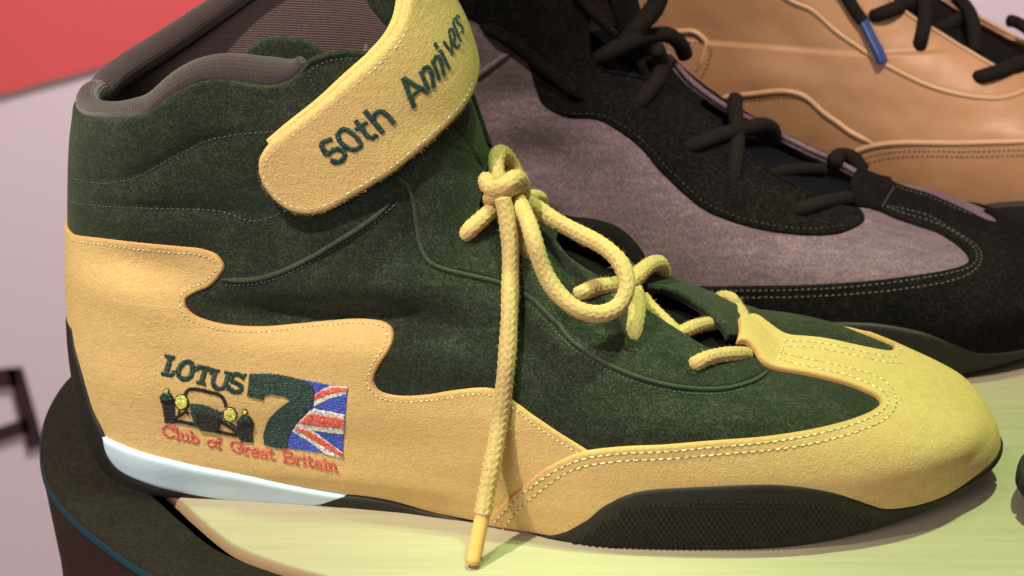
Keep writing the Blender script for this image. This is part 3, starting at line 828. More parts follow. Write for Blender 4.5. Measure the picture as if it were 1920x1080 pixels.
SU.panel('strap_backing', np.vstack([A2, [[A2[-1, 0] + .01, zt(204)], [.55, zt(204)], [.55, zt(190)]], B2]), M_YEL, boot, -1.9, 1.5, 1.2)
ss1 = SU.uv([(757, 55), (738, 88), (705, 122), (655, 165), (605, 208), (545, 256), (512, 284), (499, 302), (497, 325), (506, 345), (524, 367), (550, 382), (578, 388), (610, 383), (655, 358), (716, 321), (775, 276), (828, 226), (862, 185), (876, 150)])
SU.stitches('seam_stitching', [ss1], M_TPALE, boot, 2.15, 2.3, .62, .22, holes=M_HOLE)
acc = Acc(); T5 = lambda pts: zc(pts, 3.272, 560, 0)
for path, w, cl in [
    ([(205, 838), (145, 868), (180, 938)], 8, 0), ([(180, 935), (212, 908), (255, 902), (284, 932), (272, 966), (240, 980), (204, 968)], 8, 0),
    ([(242, 805), (275, 778), (320, 800), (358, 838), (378, 880), (352, 903), (310, 900), (268, 868), (244, 832)], 7.5, 1),
    ([(345, 728), (385, 778), (418, 826), (452, 834), (468, 815)], 7.5, 0), ([(345, 785), (412, 738)], 6, 0),
    ([(398, 668), (508, 805)], 8, 0), ([(450, 735), (456, 692), (490, 672), (525, 692), (572, 748)], 7.5, 0),
    ([(622, 475), (652, 560), (688, 652)], 7.5, 0), ([(622, 475), (690, 520), (768, 560)], 7.5, 0), ([(668, 590), (725, 540)], 5, 0),
    ([(722, 438), (772, 552)], 6.5, 0), ([(732, 445), (752, 410), (776, 425), (802, 535)], 6.5, 0),
    ([(790, 372), (834, 490)], 5.5, 0), ([(797, 385), (815, 345), (832, 362), (860, 465)], 5.5, 0),
    ([(836, 315), (890, 425)], 5, 0), ([(803, 272), (818, 298)], 5, 0),
    ([(855, 265), (908, 335)], 4, 0), ([(908, 335), (894, 242)], 3, 0),
    ([(905, 285), (922, 255), (905, 192), (890, 192), (892, 236), (936, 300), (950, 285)], 3.2, 0),
    ([(908, 150), (955, 262)], 3.2, 0), ([(918, 170), (914, 132), (930, 125)], 2.6, 0),
    ([(950, 122), (932, 112), (936, 150), (960, 175), (969, 212), (955, 208)], 2.6, 0)]:
    satin(SU, acc, T5(path), w * 1.2, 2.25, 1.4, .18, bool(cl))
lt = acc.done('strap_lettering', M_TGREEN, boot, kind='stuff')

# emblem -----------------------------------------------------------------
T1 = lambda pts: zc(pts, 4.155, 280, 640)
emb = bpy.data.objects.new('embroidered_emblem', None); COL.objects.link(emb); emb.parent = boot; emb.empty_display_size = .01
emb.location = Vector(np.array(FB.ev(*FB.hit(480, 780)[:2])[0]) * .001) - boot.location
EH = 2.15
acc = Acc()
for path, w, cl in [
    ([(182, 105), (165, 170), (145, 235)], 8.5, 0), ([(138, 92), (215, 110)], 5, 0), ([(112, 232), (160, 245), (198, 243), (206, 212)], 6, 0),
    ([(285, 148), (330, 143), (354, 178), (348, 232), (318, 274), (272, 274), (243, 245), (250, 190)], 8, 1),
    ([(392, 182), (448, 190), (505, 205)], 7, 0), ([(396, 178), (388, 212)], 5, 0), ([(502, 205), (496, 238)], 5, 0), ([(452, 195), (420, 305)], 8.5, 0), ([(384, 300), (452, 318)], 5, 0),
    ([(532, 215), (512, 305), (540, 348), (590, 345), (610, 310), (634, 230)], 7.5, 0), ([(503, 203), (562, 214)], 4.5, 0), ([(604, 222), (660, 236)], 4.5, 0),
    ([(752, 268), (702, 238), (660, 256), (656, 290), (700, 312), (735, 338), (720, 370), (672, 372), (632, 342)], 7.5, 0), ([(764, 236), (745, 280)], 4, 0), ([(638, 322), (622, 362)], 4, 0)]:
    satin(FB, acc, T1(path), w * 1.2, EH, 1.5, .18, bool(cl))
acc.done('green_lettering', M_TGREEN, emb, kind='stuff')
acc = Acc()
seven = [(800, 235), (900, 236), (1000, 238), (1120, 262), (1230, 290), (1288, 330), (1305, 400), (1290, 470), (1240, 530), (1150, 620), (1105, 700), (1085, 810), (1000, 805), (910, 778), (905, 690), (938, 590), (1010, 510), (1118, 440), (1060, 405), (960, 390), (908, 405), (900, 435), (780, 405)]
fill(FB, acc, T1(seven), math.radians(10), EH + .25, 1.35, 9, .19)
fill(FB, acc, T1(seven), math.radians(80), EH, 2.2, 9, .17)
acc.done('numeral', M_TGREEN, emb, kind='stuff')
acc = Acc()
flag = [(1200, 280), (1300, 298), (1430, 325), (1560, 338), (1545, 500), (1530, 690), (1520, 868), (1390, 850), (1240, 830), (1085, 808), (1105, 700), (1150, 620), (1240, 530), (1290, 470), (1305, 400), (1288, 330)]
fill(FB, acc, T1(flag), math.radians(4), EH, 1.3, 10, .17, 0)
for poly in ([(1425, 328), (1560, 336), (1552, 390), (1420, 425), (1300, 484), (1304, 395)], [(1300, 500), (1535, 545), (1530, 692), (1330, 668), (1285, 662), (1525, 845), (1522, 885), (1390, 852), (1270, 760), (1130, 672), (1165, 612), (1250, 530)]):
    fill(FB, acc, T1(poly), math.radians(80), EH + .18, 1.3, 12, .17, 1)
for poly in ([(1310, 392), (1400, 350), (1480, 336), (1560, 342), (1545, 362), (1420, 392), (1304, 432)], [(1262, 535), (1400, 556), (1532, 572), (1530, 645), (1350, 628), (1185, 606)], [(1150, 640), (1240, 655), (1340, 715), (1450, 790), (1525, 850), (1520, 872), (1440, 830), (1300, 742)]):
    fill(FB, acc, T1(poly), math.radians(82), EH + .36, 1.25, 12, .18, 2)
acc.done('flag', [M_TBLUE, M_TWHITE, M_TRED], emb, kind='stuff')
acc = Acc()
hq = .1
for poly, m in (([(98, 405), (130, 375), (182, 385), (210, 420), (216, 616), (138, 608), (122, 500)], 0), ([(698, 590), (738, 540), (802, 555), (828, 600), (818, 700), (820, 764), (728, 752), (702, 690)], 0),
                ([(335, 455), (420, 460), (500, 485), (592, 520), (560, 650), (530, 682), (420, 665), (372, 610), (340, 530)], 1), ([(380, 520), (480, 530), (572, 560), (552, 664), (440, 652), (378, 600)], 0),
                ([(98, 405), (130, 372), (180, 382), (200, 420), (150, 430)], 1), ([(700, 585), (740, 538), (800, 552), (815, 590), (760, 580)], 1)):
    fill(FB, acc, T1(poly), math.radians(15), EH + hq, 1.4, 8, .18, m); hq += .22
for path, w in (([(290, 402), (318, 358), (400, 356), (480, 374), (560, 396), (596, 428), (612, 482)], 6), ([(200, 590), (330, 612), (520, 672), (720, 712)], 6.5), ([(212, 575), (310, 515)], 5.5), ([(560, 590), (640, 640), (720, 695)], 6.5), ([(640, 605), (700, 650)], 3), ([(250, 510), (240, 560)], 3), ([(330, 460), (300, 500), (320, 540)], 5), ([(590, 520), (620, 560), (600, 620)], 5)):
    satin(FB, acc, T1(path), w, EH + .1, 1.4, .17, m=0)
for cx, cy, rx, ry in ((268, 445, 46, 52), (645, 540, 46, 50), (152, 366, 14, 17), (760, 520, 14, 17)):
    satin(FB, acc, T1(ellipse(cx, cy, rx + 3, ry + 3)), 1.8, EH + .2, 1.2, .14, True, m=0)
    fill(FB, acc, T1(ellipse(cx, cy, rx, ry)), math.radians(12), EH + .3, 1.3, 14, .18, 2)
acc.done('car_motif', [M_TBLACK, M_TGREEN, M_TYEL], emb, kind='stuff')
GL = {  # pen strokes in a unit box, x to the right, y up (x-height .62)
    'C': (.95, [[(.85, .75), (.6, 1), (.25, .9), (.08, .5), (.25, .1), (.6, 0), (.88, .2)], [(.85, 1), (.85, .65)]]),
    'l': (.42, [[(.2, 1), (.2, 0)], [(.05, 1), (.2, 1)], [(.05, 0), (.36, 0)]]),
    'u': (.75, [[(.15, .6), (.15, .15), (.3, 0), (.55, .15)], [(.55, .6), (.55, 0), (.7, 0)], [(.02, .6), (.15, .6)], [(.42, .6), (.55, .6)]]),
    'b': (.72, [[(.15, 1), (.15, 0)], [(.02, 1), (.15, 1)], [(.15, .5), (.4, .62), (.6, .4), (.55, .1), (.35, 0), (.15, .1)]]),
    'o': (.7, [[(.35, .62), (.08, .45), (.08, .15), (.35, 0), (.6, .15), (.6, .45), (.35, .62)]]),
    'f': (.5, [[(.48, .95), (.3, 1), (.2, .8), (.2, 0)], [(.02, .6), (.42, .6)], [(.05, 0), (.36, 0)]]),
    'G': (1.0, [[(.85, .75), (.6, 1), (.25, .9), (.08, .5), (.25, .1), (.6, 0), (.85, .15), (.85, .42)], [(.6, .42), (.98, .42)], [(.85, 1), (.85, .68)]]),
    'r': (.55, [[(.15, .6), (.15, 0)], [(.02, .6), (.15, .6)], [(.15, .4), (.3, .62), (.5, .58)], [(.02, 0), (.32, 0)]]),
    'e': (.65, [[(.1, .33), (.56, .36), (.5, .58), (.3, .62), (.08, .42), (.1, .1), (.35, 0), (.58, .12)]]),
    'a': (.7, [[(.12, .5), (.3, .62), (.5, .5), (.5, .05), (.65, 0)], [(.5, .35), (.2, .32), (.08, .15), (.2, 0), (.5, .12)]]),
    't': (.5, [[(.2, .9), (.2, .1), (.35, 0), (.48, .1)], [(.02, .6), (.45, .6)]]),
    'B': (.95, [[(.2, 1), (.2, 0)], [(.02, 1), (.5, 1), (.75, .9), (.75, .65), (.5, .53), (.2, .53)], [(.5, .53), (.85, .42), (.85, .12), (.6, 0), (.02, 0)]]),
    'i': (.38, [[(.18, .6), (.18, 0)], [(.04, .6), (.18, .6)], [(.04, 0), (.32, 0)], [(.16, .85), (.2, .92)]]),
    'n': (.75, [[(.15, .6), (.15, 0)], [(.02, .6), (.15, .6)], [(.15, .42), (.35, .62), (.55, .5), (.55, 0)], [(.02, 0), (.28, 0)], [(.44, 0), (.7, 0)]]),
    ' ': (.55, [])}
acc = Acc(); txt = 'Club of Great Britain'
total = sum(GL[ch][0] for ch in txt); base0 = np.array([118, 706.0]); base1 = np.array([1486, 985.0]); hv = np.array([-11, -88.0]); pos = 0
for ch in txt:
    wd, st = GL[ch]
    for sk in st:
        pts = [tuple(base0 + (base1 - base0) * ((pos + x) / total) + hv * y + np.array([0, 16.0]) * math.sin(math.pi * (pos + x) / total)) for x, y in sk]
        satin(FB, acc, T1(pts), 3.4 if len(sk) > 2 else 4.0, EH + .1, 1.5, .17, smooth=len(sk) > 3)
    pos += wd
acc.done('red_lettering', M_TRED, emb, kind='stuff')

Ps, Ns = SU.line(np.vstack([lo_ and SU.uv(lo_), SU.uv(up)]), 1.5, .4)
fuzz('loose_fibres', Ps, Ns, 900, M_YEL, boot, .9, .035, 1.2)
# ------------------------------------------------------------------ laces
FZ = []
def plane_pt(body, x, y, yl):
    r = ray(x, y); D = CAM - body.o
    a = r[0] * body.s_ + r[1] * body.c; b = D[0] * body.s_ + D[1] * body.c
    return (yl - b) / a
def lace(body, name, pts, mat, parent, r=2.9, guard=True, off=1.2, ns=40, braid=.085, step=.33, label=None, dip=(0, 0)):
    """pts: (px, py, local y of the plane the cord runs in) or (px, py, 'c', mm above the surface)"""
    Q = []
    for p in pts:
        if p[2] == 'c':
            t = body.hit(p[0], p[1])[2] - p[3]
        elif p[2] == 't': t = p[3]
        else:
            t = plane_pt(body, p[0], p[1], p[2])
        Q.append(CAM + ray(p[0], p[1]) * t)
    C = crom(Q, 14)
    if guard:
        px = to_px(C)
        for i in range(len(C)):
            if body.bvh is None: body._bvh()
            rr = ray(*px[i]); l, n, ix, d = body.bvh.ray_cast(Vector(CAM), Vector(rr))
            if l is not None:
                t = np.linalg.norm(C[i] - CAM)
                if t > d - r * .95 - off: C[i] = CAM + rr * (d - r * .95 - off)
        for _ in range(8): C[1:-1] = (C[:-2] + 2 * C[1:-1] + C[2:]) / 4
    # sink the ends into their eyelets
    for k, e in ((0, dip[0]), (-1, dip[1])):
        if e:
            w = np.exp(-np.linalg.norm(C - C[k], axis=1) / 2.6)
            d = CAM - C[k]; d = -d / np.linalg.norm(d)
            C = C + w[:, None] * d[None] * e
    D = resample(C, step)
    R = np.full(len(D), r) * (1 + .03 * np.sin(np.arange(len(D)) * .11 + RNG.random() * 6))
    V, F, uv = tube_mesh(D, R, ns, True, braid)
    o = link(name, V, F, mat, parent, uv=uv, label=label)
    FZ.append((V[:len(D) * ns], (V[:len(D) * ns].reshape(len(D), ns, 3) - D[:, None]).reshape(-1, 3) / r))
    return D
Z2 = lambda pts: [((p[0] / 2.572 + 820), (p[1] / 2.572 + 260)) + tuple(p[2:]) for p in pts]
Z3 = lambda pts: [((p[0] / 4.5 + 1160), (p[1] / 4.5 + 480)) + tuple(p[2:]) for p in pts]
LC = empty('shoe_lace', 'yellow braided lace tied in a bow, its loose end hanging onto the wooden top', 'shoelace', tuple(FB.ev(*FB.hit(940, 380)[:2])[0] * .001))
# hanging end, from the knot down to its tip on the table
tip = on_z(886, 1057, 1.6); t_tip = np.linalg.norm(tip - CAM)
t_k = plane_pt(FB, 945, 380, -24)
path = [(943, 372), (951, 410), (957, 460), (957, 520), (955, 600), (949, 690), (938, 780), (925, 860), (912, 925), (905, 965)]
hang = [(x, y, 't', t_k + (t_tip - t_k) * ((y - 372) / (1057 - 372)) ** 1.25) for x, y in path]
D = lace(FB, 'lace_end', hang, M_LACE, LC, 2.8)
a0, a1 = D[-3], tip
ag = np.linspace(0, 1, 14)[:, None] * (a1 - a0) + a0
V, F, uv = tube_mesh(ag, np.r_[2.7, np.full(12, 2.45), 2.3], 14); link('aglet', V, F, cord('aglet_wrap', (.70, .44, .16), .06, .1), LC)
# bow loop, standing out from the instep
lace(FB, 'bow_loop', Z2([(355, 255, -10), (400, 320, -20), (438, 400, -30), (468, 500, -36), (515, 640, -38), (580, 745, -40), (680, 825, -42), (790, 845, -40), (875, 805, -36), (915, 715, -32), (895, 620, -28), (840, 550, -24), (770, 500, -20), (680, 455, -16), (570, 395, -12), (480, 335, -8), (415, 290, -4)]), M_LACE, LC, 2.72)
lace(FB, 'lacing', Z2([(648, 770, 'c', 0), (700, 745, 'c', 4), (760, 720, 'c', 4), (850, 705, 'c', 5), (935, 685, -10), (985, 640, -2), (1030, 607, 6), (1070, 605, 12), (1088, 660, 17)]), M_LACE, LC, 2.75, guard=False, dip=(5, 4))
lace(FB, 'lacing', Z2([(905, 640, 0), (940, 700, 'c', 5), (962, 780, 'c', 5), (958, 870, 'c', 4), (932, 1000, 'c', 1)]), M_LACE, LC, 2.8, guard=False, dip=(0, 5))
lace(FB, 'lacing', Z2([(285, 325, -12), (250, 355, 'c', 4), (200, 400, 'c', 4), (150, 445, 'c', 3), (95, 492, 'c', 1)]), M_LACE, LC, 2.7, guard=False, dip=(0, 5))
lace(FB, 'lacing', Z2([(385, 330, -6), (405, 420, -14), (418, 500, -20), (438, 600, 'c', 1)]), M_LACE, LC, 2.7, guard=False, dip=(0, 4))
# knot
lace(FB, 'knot', Z2([(225, 300, -4), (212, 240, -8), (232, 205, -14), (275, 245, -20), (330, 225, -22), (372, 195, -18), (400, 215, -10), (405, 265, -6)]), M_LACE, LC, 3.0, guard=False)
lace(FB, 'knot', Z2([(245, 295, -14), (270, 280, -19), (310, 260, -21), (350, 240, -20), (392, 232, -12)]), M_LACE, LC, 2.72, guard=False)
lace(FB, 'knot', Z2([(300, 250, -12), (290, 180, -8), (283, 115, -4), (297, 72, 0), (330, 85, 5), (362, 135, 7), (385, 190, 5), (405, 250, 0), (420, 290, -4)]), M_LACE, LC, 2.72, guard=False)
lace(FB, 'knot', Z2([(405, 300, -6), (440, 285, -2), (475, 285, 3), (495, 300, 8), (492, 335, 10)]), M_LACE, LC, 2.6, guard=False)
lace(FB, 'knot', Z2([(205, 170, 6), (208, 215, 0), (215, 270, -4), (240, 315, -6)]), M_LACE, LC, 2.5, guard=False)
# lacing over the throat
lace(FB, 'lacing', Z3([(195, 350, 'c', -1), (250, 420, 'c', -2.0), (330, 500, 'c', -2.2), (410, 580, 'c', -2.6), (485, 655, 'c', -3.5)]), M_LACE, LC, 2.5, guard=False)
lace(FB, 'lacing', Z3([(480, 668, 'c', -3.2), (560, 632, 'c', -2.0), (640, 598, 'c', -1.6), (720, 578, 'c', -2.5), (800, 565, 'c', -5)]), M_LACE, LC, 2.4, guard=False)
lace(FB, 'lacing', Z3([(845, 362, 'c', -1), (890, 350, 'c', 2), (945, 365, 'c', 3.2), (1000, 440, 'c', 3.2), (1050, 520, 'c', 3), (1085, 590, 'c', 1)]), M_LACE, LC, 2.4, guard=False, dip=(2, 0))
lace(FB, 'lacing', Z3([(605, 945, 'c', 0), (660, 905, 'c', 4), (760, 858, 'c', 4.5), (880, 835, 'c', 4.5), (1000, 828, 'c', 4), (1080, 830, 'c', 2)]), M_LACE, LC, 2.5, guard=False, dip=(4, 0))

fuzz('loose_fibres', np.vstack([a for a, b in FZ]), np.vstack([b for a, b in FZ]), 9000, M_LACE, LC, 1.5, .035)
# black lining that stands up behind the throat, and the punched eyelets
arc = FB.uv([(1088, 440), (1131, 436)], 0)
AP = np.array([CAM + ray(x, y) * plane_pt(FB, x, y, yl) for x, y, yl in ((1040, 425, 8), (1075, 432, 12), (1110, 436, 15), (1143, 446, 16), (1172, 470, 16), (1194, 505, 14), (1206, 545, 8))])
V, F, uv = tube_mesh(resample(crom(list(AP), 10), .8), 4.6, 14); link('tongue_edge', V, F, M_DARK, boot)
for ex, ey in ((857, 452), (989, 495), (1183, 649), (1073, 560), (1295, 692)):
    u_, v_, _t = FB.hit(ex, ey); c_, n_ = FB.ev(u_, v_, 2.05); s_ = np.cross(n_, [0, 0, 1.0]); s_ /= np.linalg.norm(s_); b_ = np.cross(n_, s_)
    acc = Acc(); an = np.arange(20) / 20 * 2 * math.pi
    rim_ = [c_ + (s_ * math.cos(q) + b_ * math.sin(q)) * 3.3 for q in an]; inn = [c_ - n_ * .5 + (s_ * math.cos(q) + b_ * math.sin(q)) * 2.6 for q in an]
    acc.add(rim_ + inn + [c_ - n_ * .6], [[i, (i + 1) % 20, 20 + (i + 1) % 20, 20 + i] for i in range(20)] + [[20 + i, 20 + (i + 1) % 20, 40] for i in range(20)])
    acc.done('eyelet', M_DARK, boot)
TX, TY, TYAW = 160.0, 298.0, 12.0
NX, NY, NYAW = 268.0, 52.0, 175.0
# ------------------------------------------------------------------ the black and mauve boot behind
GO = np.array([63.0, 186.0, 0.0]); GB = Body(GO, math.radians(17.0), last_profile(), .8)
sc_v = GB.nv / FB.nv
def to2(L):  # outlines cut for the front boot, reused on the coarser grid of another
    return np.stack([L[:, 0], np.interp(np.interp(L[:, 1], np.arange(FB.nv), FB.zl), GB.zl, np.arange(GB.nv))], 1)
gz = GB.v_of
gcre = GB.crease([([(900, 190), (960, 185), (1010, 190)], -3, 9), ([(920, 300), (1010, 280), (1100, 290)], -3, 10), ([(930, 240), (1000, 232), (1080, 250)], 2, 9),
                  ([(1050, 330), (1150, 350), (1250, 420)], -1.2, 14), ([(1300, 480), (1450, 500), (1600, 490)], -.8, 14), ([(1640, 350), (1690, 365), (1770, 395), (1850, 425), (1910, 450)], 3.6, 20)])
GB.set(GB.P + GB.N * gcre[..., None])
bk = empty('racing_boot', 'black and mauve-grey suede boot with dark laces standing behind the green boot', 'boot', tuple(GO * .001))
gedge = GB.uv([(1120, -70), (1108, -10), (1104, 50), (1112, 110), (1124, 128), (1160, 140), (1202, 151), (1263, 175), (1320, 220), (1385, 285), (1426, 322), (1475, 350), (1511, 371), (1560, 388), (1606, 392)])
g_q = np.vstack([[[0, gz(190)]], [[.2, gz(196)]], [[.38, gz(200)]], gedge, [[.5, gedge[-1, 1] - 1]], [[.5, 11]], [[.45, 9]], [[.25, 9]], [[.05, 9]], [[0, 9]]])
GB.panel('quarter', g_q, M_GREY, bk, 0, 1.3, 1.4)
GB.panel('quarter', np.stack([-g_q[:, 0], g_q[:, 1]], 1), M_GREY, bk, 0, 1.3, 1.4, step=2)
GB.panel('tongue', to2(tong), M_BLACKS, bk, -2.0, 1.2, 1.2, step=2)
GB.panel('throat_lining', to2(dk), M_NAVY, bk, -5.0, 1.0, 1.0, step=2)
g_low = [(850, 20), (880, 32), (910, 46), (950, 68), (978, 92), (996, 130), (1006, 165), (1020, 196), (1055, 217), (1133, 231), (1193, 273), (1248, 333), (1318, 394), (1370, 417), (1430, 434), (1500, 444), (1555, 445), (1592, 436), (1618, 412), (1606, 395)]
gl = GB.uv(g_low)
g_st = np.vstack([gl, gedge[::-1][8:], [[.36, gz(200)]], [[.10, gz(196)]], [[.10, gl[0, 1]]]])
GB.panel('eyestay', g_st, M_BLACKS, bk, .9, 1.5, 1.5)
GB.panel('eyestay', MIR5(g_st), M_BLACKS, bk, .9, 1.5, 1.5, step=2)
GB.pipe('edge_binding', GB.uv([(905, 42), (945, 62), (985, 92), (1020, 122), (1055, 152), (1088, 186)]), M_BLACKS, bk, 2.6, 3.0, 12)
GB.pipe('edge_binding', gedge[40:130], M_BLACKS, bk, .9, 2.2)
GB.pipe('edge_binding', MIR5(gedge)[2:96], M_GREY, bk, 1.1, 1.4)
GB.pipe('welt', GB.uv([(880, 150), (905, 134), (935, 112), (965, 92)]), M_GREY, bk, 1.3, 1.0)
g_t = GB.uv([(1150, 531), (1270, 534), (1400, 534), (1500, 533), (1600, 529), (1700, 521), (1770, 512), (1800, 505), (1813, 495), (1806, 479), (1757, 444), (1720, 431), (1688, 420), (1650, 404), (1625, 396), (1606, 392), (1594, 372), (1592, 345), (1610, 322), (1640, 325), (1668, 336), (1673, 352), (1711, 365), (1770, 386), (1815, 407), (1850, 423), (1864, 424), (1862, 416), (1840, 402)])
gtb = .26
g_m = MIR5(g_t); g_m = g_m[g_m[:, 0] > g_t[-1, 0] + .015]; g_m = g_m[np.argmin(g_m[:, 0]):]
g_toe = np.vstack([[[gtb - .06, gz(42)]], [[gtb - .03, gz(40)]], g_t, g_m, [[1 - gtb + .03, gz(40)]], np.stack([np.linspace(1 - gtb, gtb, 140), np.full(140, 2.5)], 1), [[gtb - .06, 2.5]]])
GB.panel('toe_panel', g_toe, M_BLACKS, bk, 1.6, 1.4, 1.5)
g_h = np.array([[.215, gz(42)], [.1, gz(44)], [0, gz(70)], [-.1, gz(44)], [-.215, gz(42)], [-.215, 2.5], [0, 2.5], [.215, 2.5]])
GB.panel('heel_panel', np.vstack([resample(np.c_[g_h * [600, 1], [[0]] * 8], 4)[:, :2] / [600, 1]]), M_BLACKS, bk, 1.5, 1.3, 1.4, step=2)
M_TDIM = thread('dim_seam_thread', (.042, .035, .028))
gs = lambda k: GB.uv([(1240, 541 + k), (1400, 542 + k), (1500, 541 + k), (1600, 537 + k), (1702, 529 + k), (1775, 520 + k), (1812, 511 + k * .8), (1826 + k * .6, 496), (1818 + k * .6, 474), (1764, 437 - k * .5), (1695, 412 - k * .5), (1655, 397)])
GB.stitches('seam_stitching', [gs(0), gs(13)], M_TDIM, bk, 3.1, 2.2, .64, .34)
GB.stitches('seam_stitching', [GB.uv([(1648, 398), (1660, 378), (1671, 360)]), GB.uv([(1676, 362), (1712, 374), (1770, 395), (1820, 418)])], M_TDIM, bk, 3.1, 2.0, .64, .3)
GB.stitches('seam_stitching', [GB.uv([(1075, 212), (1140, 222), (1200, 263), (1256, 323), (1325, 384), (1372, 406), (1430, 423), (1500, 433), (1552, 433), (1584, 426)])], thread('dark_seam_thread', (.016, .013, .011)), bk, 2.5, 2.2, .5, .2)
GB.panel('outsole', to2(band), M_RUB, bk, 2.2, 2.0, 1.6, skirt=3, step=2)
rg = GB.P[0] + GB.N[0] * 2.4; cc = rg.mean(0); n = len(rg)
link('sole_base', np.vstack([rg, cc]), [[i, n, (i + 1) % n] for i in range(n)], M_RUB, bk)
acc = Acc()
for row in range(7):
    for kx in range(34):
        cx = 1640 + kx * 7.2 + (row % 2) * 3.6; cy = 648 + row * 6 + max(0, (cx - 1640)) * .28
        if cx > 1800 or cy > 690: continue
        cor = [(cx - 3, cy), (cx, cy + 4.8), (cx + 3, cy), (cx, cy - 4.8), (cx, cy)]
        H = np.array([GB.hit(*q)[:2] for q in cor]); P, N = GB.ev(H[:, 0], H[:, 1], 4.0); P[4] += N[4] * .8
        acc.add(P, [[0, 1, 4], [1, 2, 4], [2, 3, 4], [3, 0, 4]])
acc.done('tread_studs', M_RUB2, bk, smooth=False, kind='stuff')
Z7 = lambda pts: [((p[0] / 2.455 + 1100), (p[1] / 2.455)) + tuple(p[2:]) for p in pts]
LG = empty('shoe_lace', 'dark brown lace threaded through the throat of the black and mauve-grey boot', 'shoelace', tuple(GB.ev(*GB.hit(1400, 260)[:2])[0] * .001))
dl = dict(guard=False, braid=.085, step=.45, ns=24); FZ.clear()
lace(GB, 'lacing', Z7([(340, -60, -6), (318, 25, -8), (255, 105, -12), (175, 200, -16)]), M_DLACE, LG, 3.6, **dl)
lace(GB, 'lacing', Z7([(35, 285, 'c', 1), (110, 238, 'c', 6), (200, 195, 'c', 8), (290, 168, -4), (370, 160, 4), (425, 195, 10), (452, 250, 16)]), M_DLACE, LG, 3.0, dip=(4, 0), **dl)
lace(GB, 'lacing', Z7([(325, 225, -10), (345, 300, 'c', 5), (325, 370, 'c', 5), (280, 430, 'c', 4), (218, 512, 'c', 1)]), M_DLACE, LG, 3.0, dip=(0, 4), **dl)
lace(GB, 'lacing', Z7([(-40, -20, 'c', 4), (20, 50, 'c', 4), (130, 160, 'c', 4)]), M_DLACE, LG, 1.8, **dl)
lace(GB, 'lacing', Z7([(445, 695, 'c', 1), (520, 660, 'c', 5), (620, 622, 'c', 7), (740, 590, -4), (820, 578, 8), (858, 600, 14), (862, 650, 18)]), M_DLACE, LG, 2.9, dip=(4, 0), **dl)
lace(GB, 'lacing', Z7([(685, 455, 14), (682, 500, 6), (690, 570, -6), (692, 650, 'c', 5), (685, 740, 'c', 5), (668, 868, 'c', 1)]), M_DLACE, LG, 2.9, dip=(0, 4), **dl)
lace(GB, 'lacing', Z7([(935, 985, 'c', 1), (990, 962, 'c', 4), (1080, 935, 'c', 5), (1200, 912, 'c', 3)]), M_DLACE, LG, 2.8, dip=(4, 0), **dl)
lace(GB, 'lacing', Z7([(820, 815, -14), (900, 790, -4), (1000, 778, 4), (1090, 782, 12)]), M_DLACE, LG, 2.4, **dl)
lace(GB, 'lacing', Z7([(1140, 740, 14), (1175, 715, 'c', 3), (1225, 730, 'c', 3.5), (1270, 790, 'c', 3)]), M_DLACE, LG, 3.0, **dl)

fuzz('loose_fibres', np.vstack([a for a, b in FZ]), np.vstack([b for a, b in FZ]), 5000, M_DLACE, LG, 1.5, .04)
# ------------------------------------------------------------------ the tan leather shoe
TO = np.array([TX, TY, 0.0]); TB = Body(TO, math.radians(TYAW), last_profile(), .7, zs=1.2)
tz = TB.v_of
tcre = TB.crease([([(1400, 40), (1480, 70), (1560, 150)], -1.2, 12), ([(1380, 130), (1440, 140), (1500, 150)], 1.0, 10), ([(1650, 180), (1740, 215), (1850, 225)], -1.0, 12)])
TB.set(TB.P + TB.N * tcre[..., None])
tn = empty('racing_boot', 'tan leather boot with piped seams and dark brown laces, furthest back', 'boot', tuple(TO * .001))
def to3(L): return np.stack([L[:, 0], np.interp(np.interp(L[:, 1], np.arange(FB.nv), FB.zl), TB.zl, np.arange(TB.nv))], 1)
tedge = TB.uv([(1560, -130), (1600, -70), (1640, -20), (1687, 22), (1720, 46), (1749, 62), (1804, 97), (1856, 128), (1885, 143), (1900, 140)])
t_q = np.vstack([[[0, tz(190)]], [[.2, tz(196)]], [[.36, tz(200)]], tedge, [[.5, tedge[-1, 1] - 1]], [[.5, 10]], [[.45, 8]], [[.25, 8]], [[0, 8]]])
TB.panel('quarter', t_q, M_TAN, tn, 0, 1.3, 1.4)
TB.panel('quarter', np.stack([-t_q[:, 0], t_q[:, 1]], 1), M_TAN, tn, 0, 1.3, 1.4, step=2)
TB.panel('tongue', to3(tong), M_TAN, tn, -2.2, 1.2, 1.2, step=2)
TB.panel('throat_lining', to3(dk), M_DARK, tn, -5.5, 1.0, 1.0, step=2)
t4 = TB.uv([(1450, -25), (1484, 0), (1526, 20), (1572, 61), (1619, 94), (1665, 124), (1734, 158), (1804, 179), (1869, 186), (1920, 172), (1945, 155)])
t_st = np.vstack([t4, tedge[::-1][2:70], TB.uv([(1560, -90), (1480, -60)], 0)])
TB.panel('eyestay', t_st, M_TAN, tn, .9, 1.2, 1.3)
t1 = TB.uv([(1345, 184), (1410, 175), (1475, 170), (1508, 179), (1549, 213), (1595, 246), (1637, 268)])
t2 = TB.uv([(1590, 292), (1612, 280), (1645, 271), (1688, 267), (1781, 268), (1850, 267), (1935, 265), (1990, 262)])
t3_ = TB.uv([(1240, 62), (1275, 58), (1306, 60), (1324, 76), (1318, 106), (1307, 132)])
for L in (t1, t2, t3_, t4): TB.pipe('piping', L, M_TANPIPE, tn, 1.15, 1.3)
TB.pipe('piping', tedge[18:], M_TANPIPE, tn, .8, 2.3)
TB.pipe('piping', MIR5(tedge)[1:80], M_TANPIPE, tn, 1.1, 1.2)
M_TBRN = thread('brown_seam_thread', (.10, .042, .02))
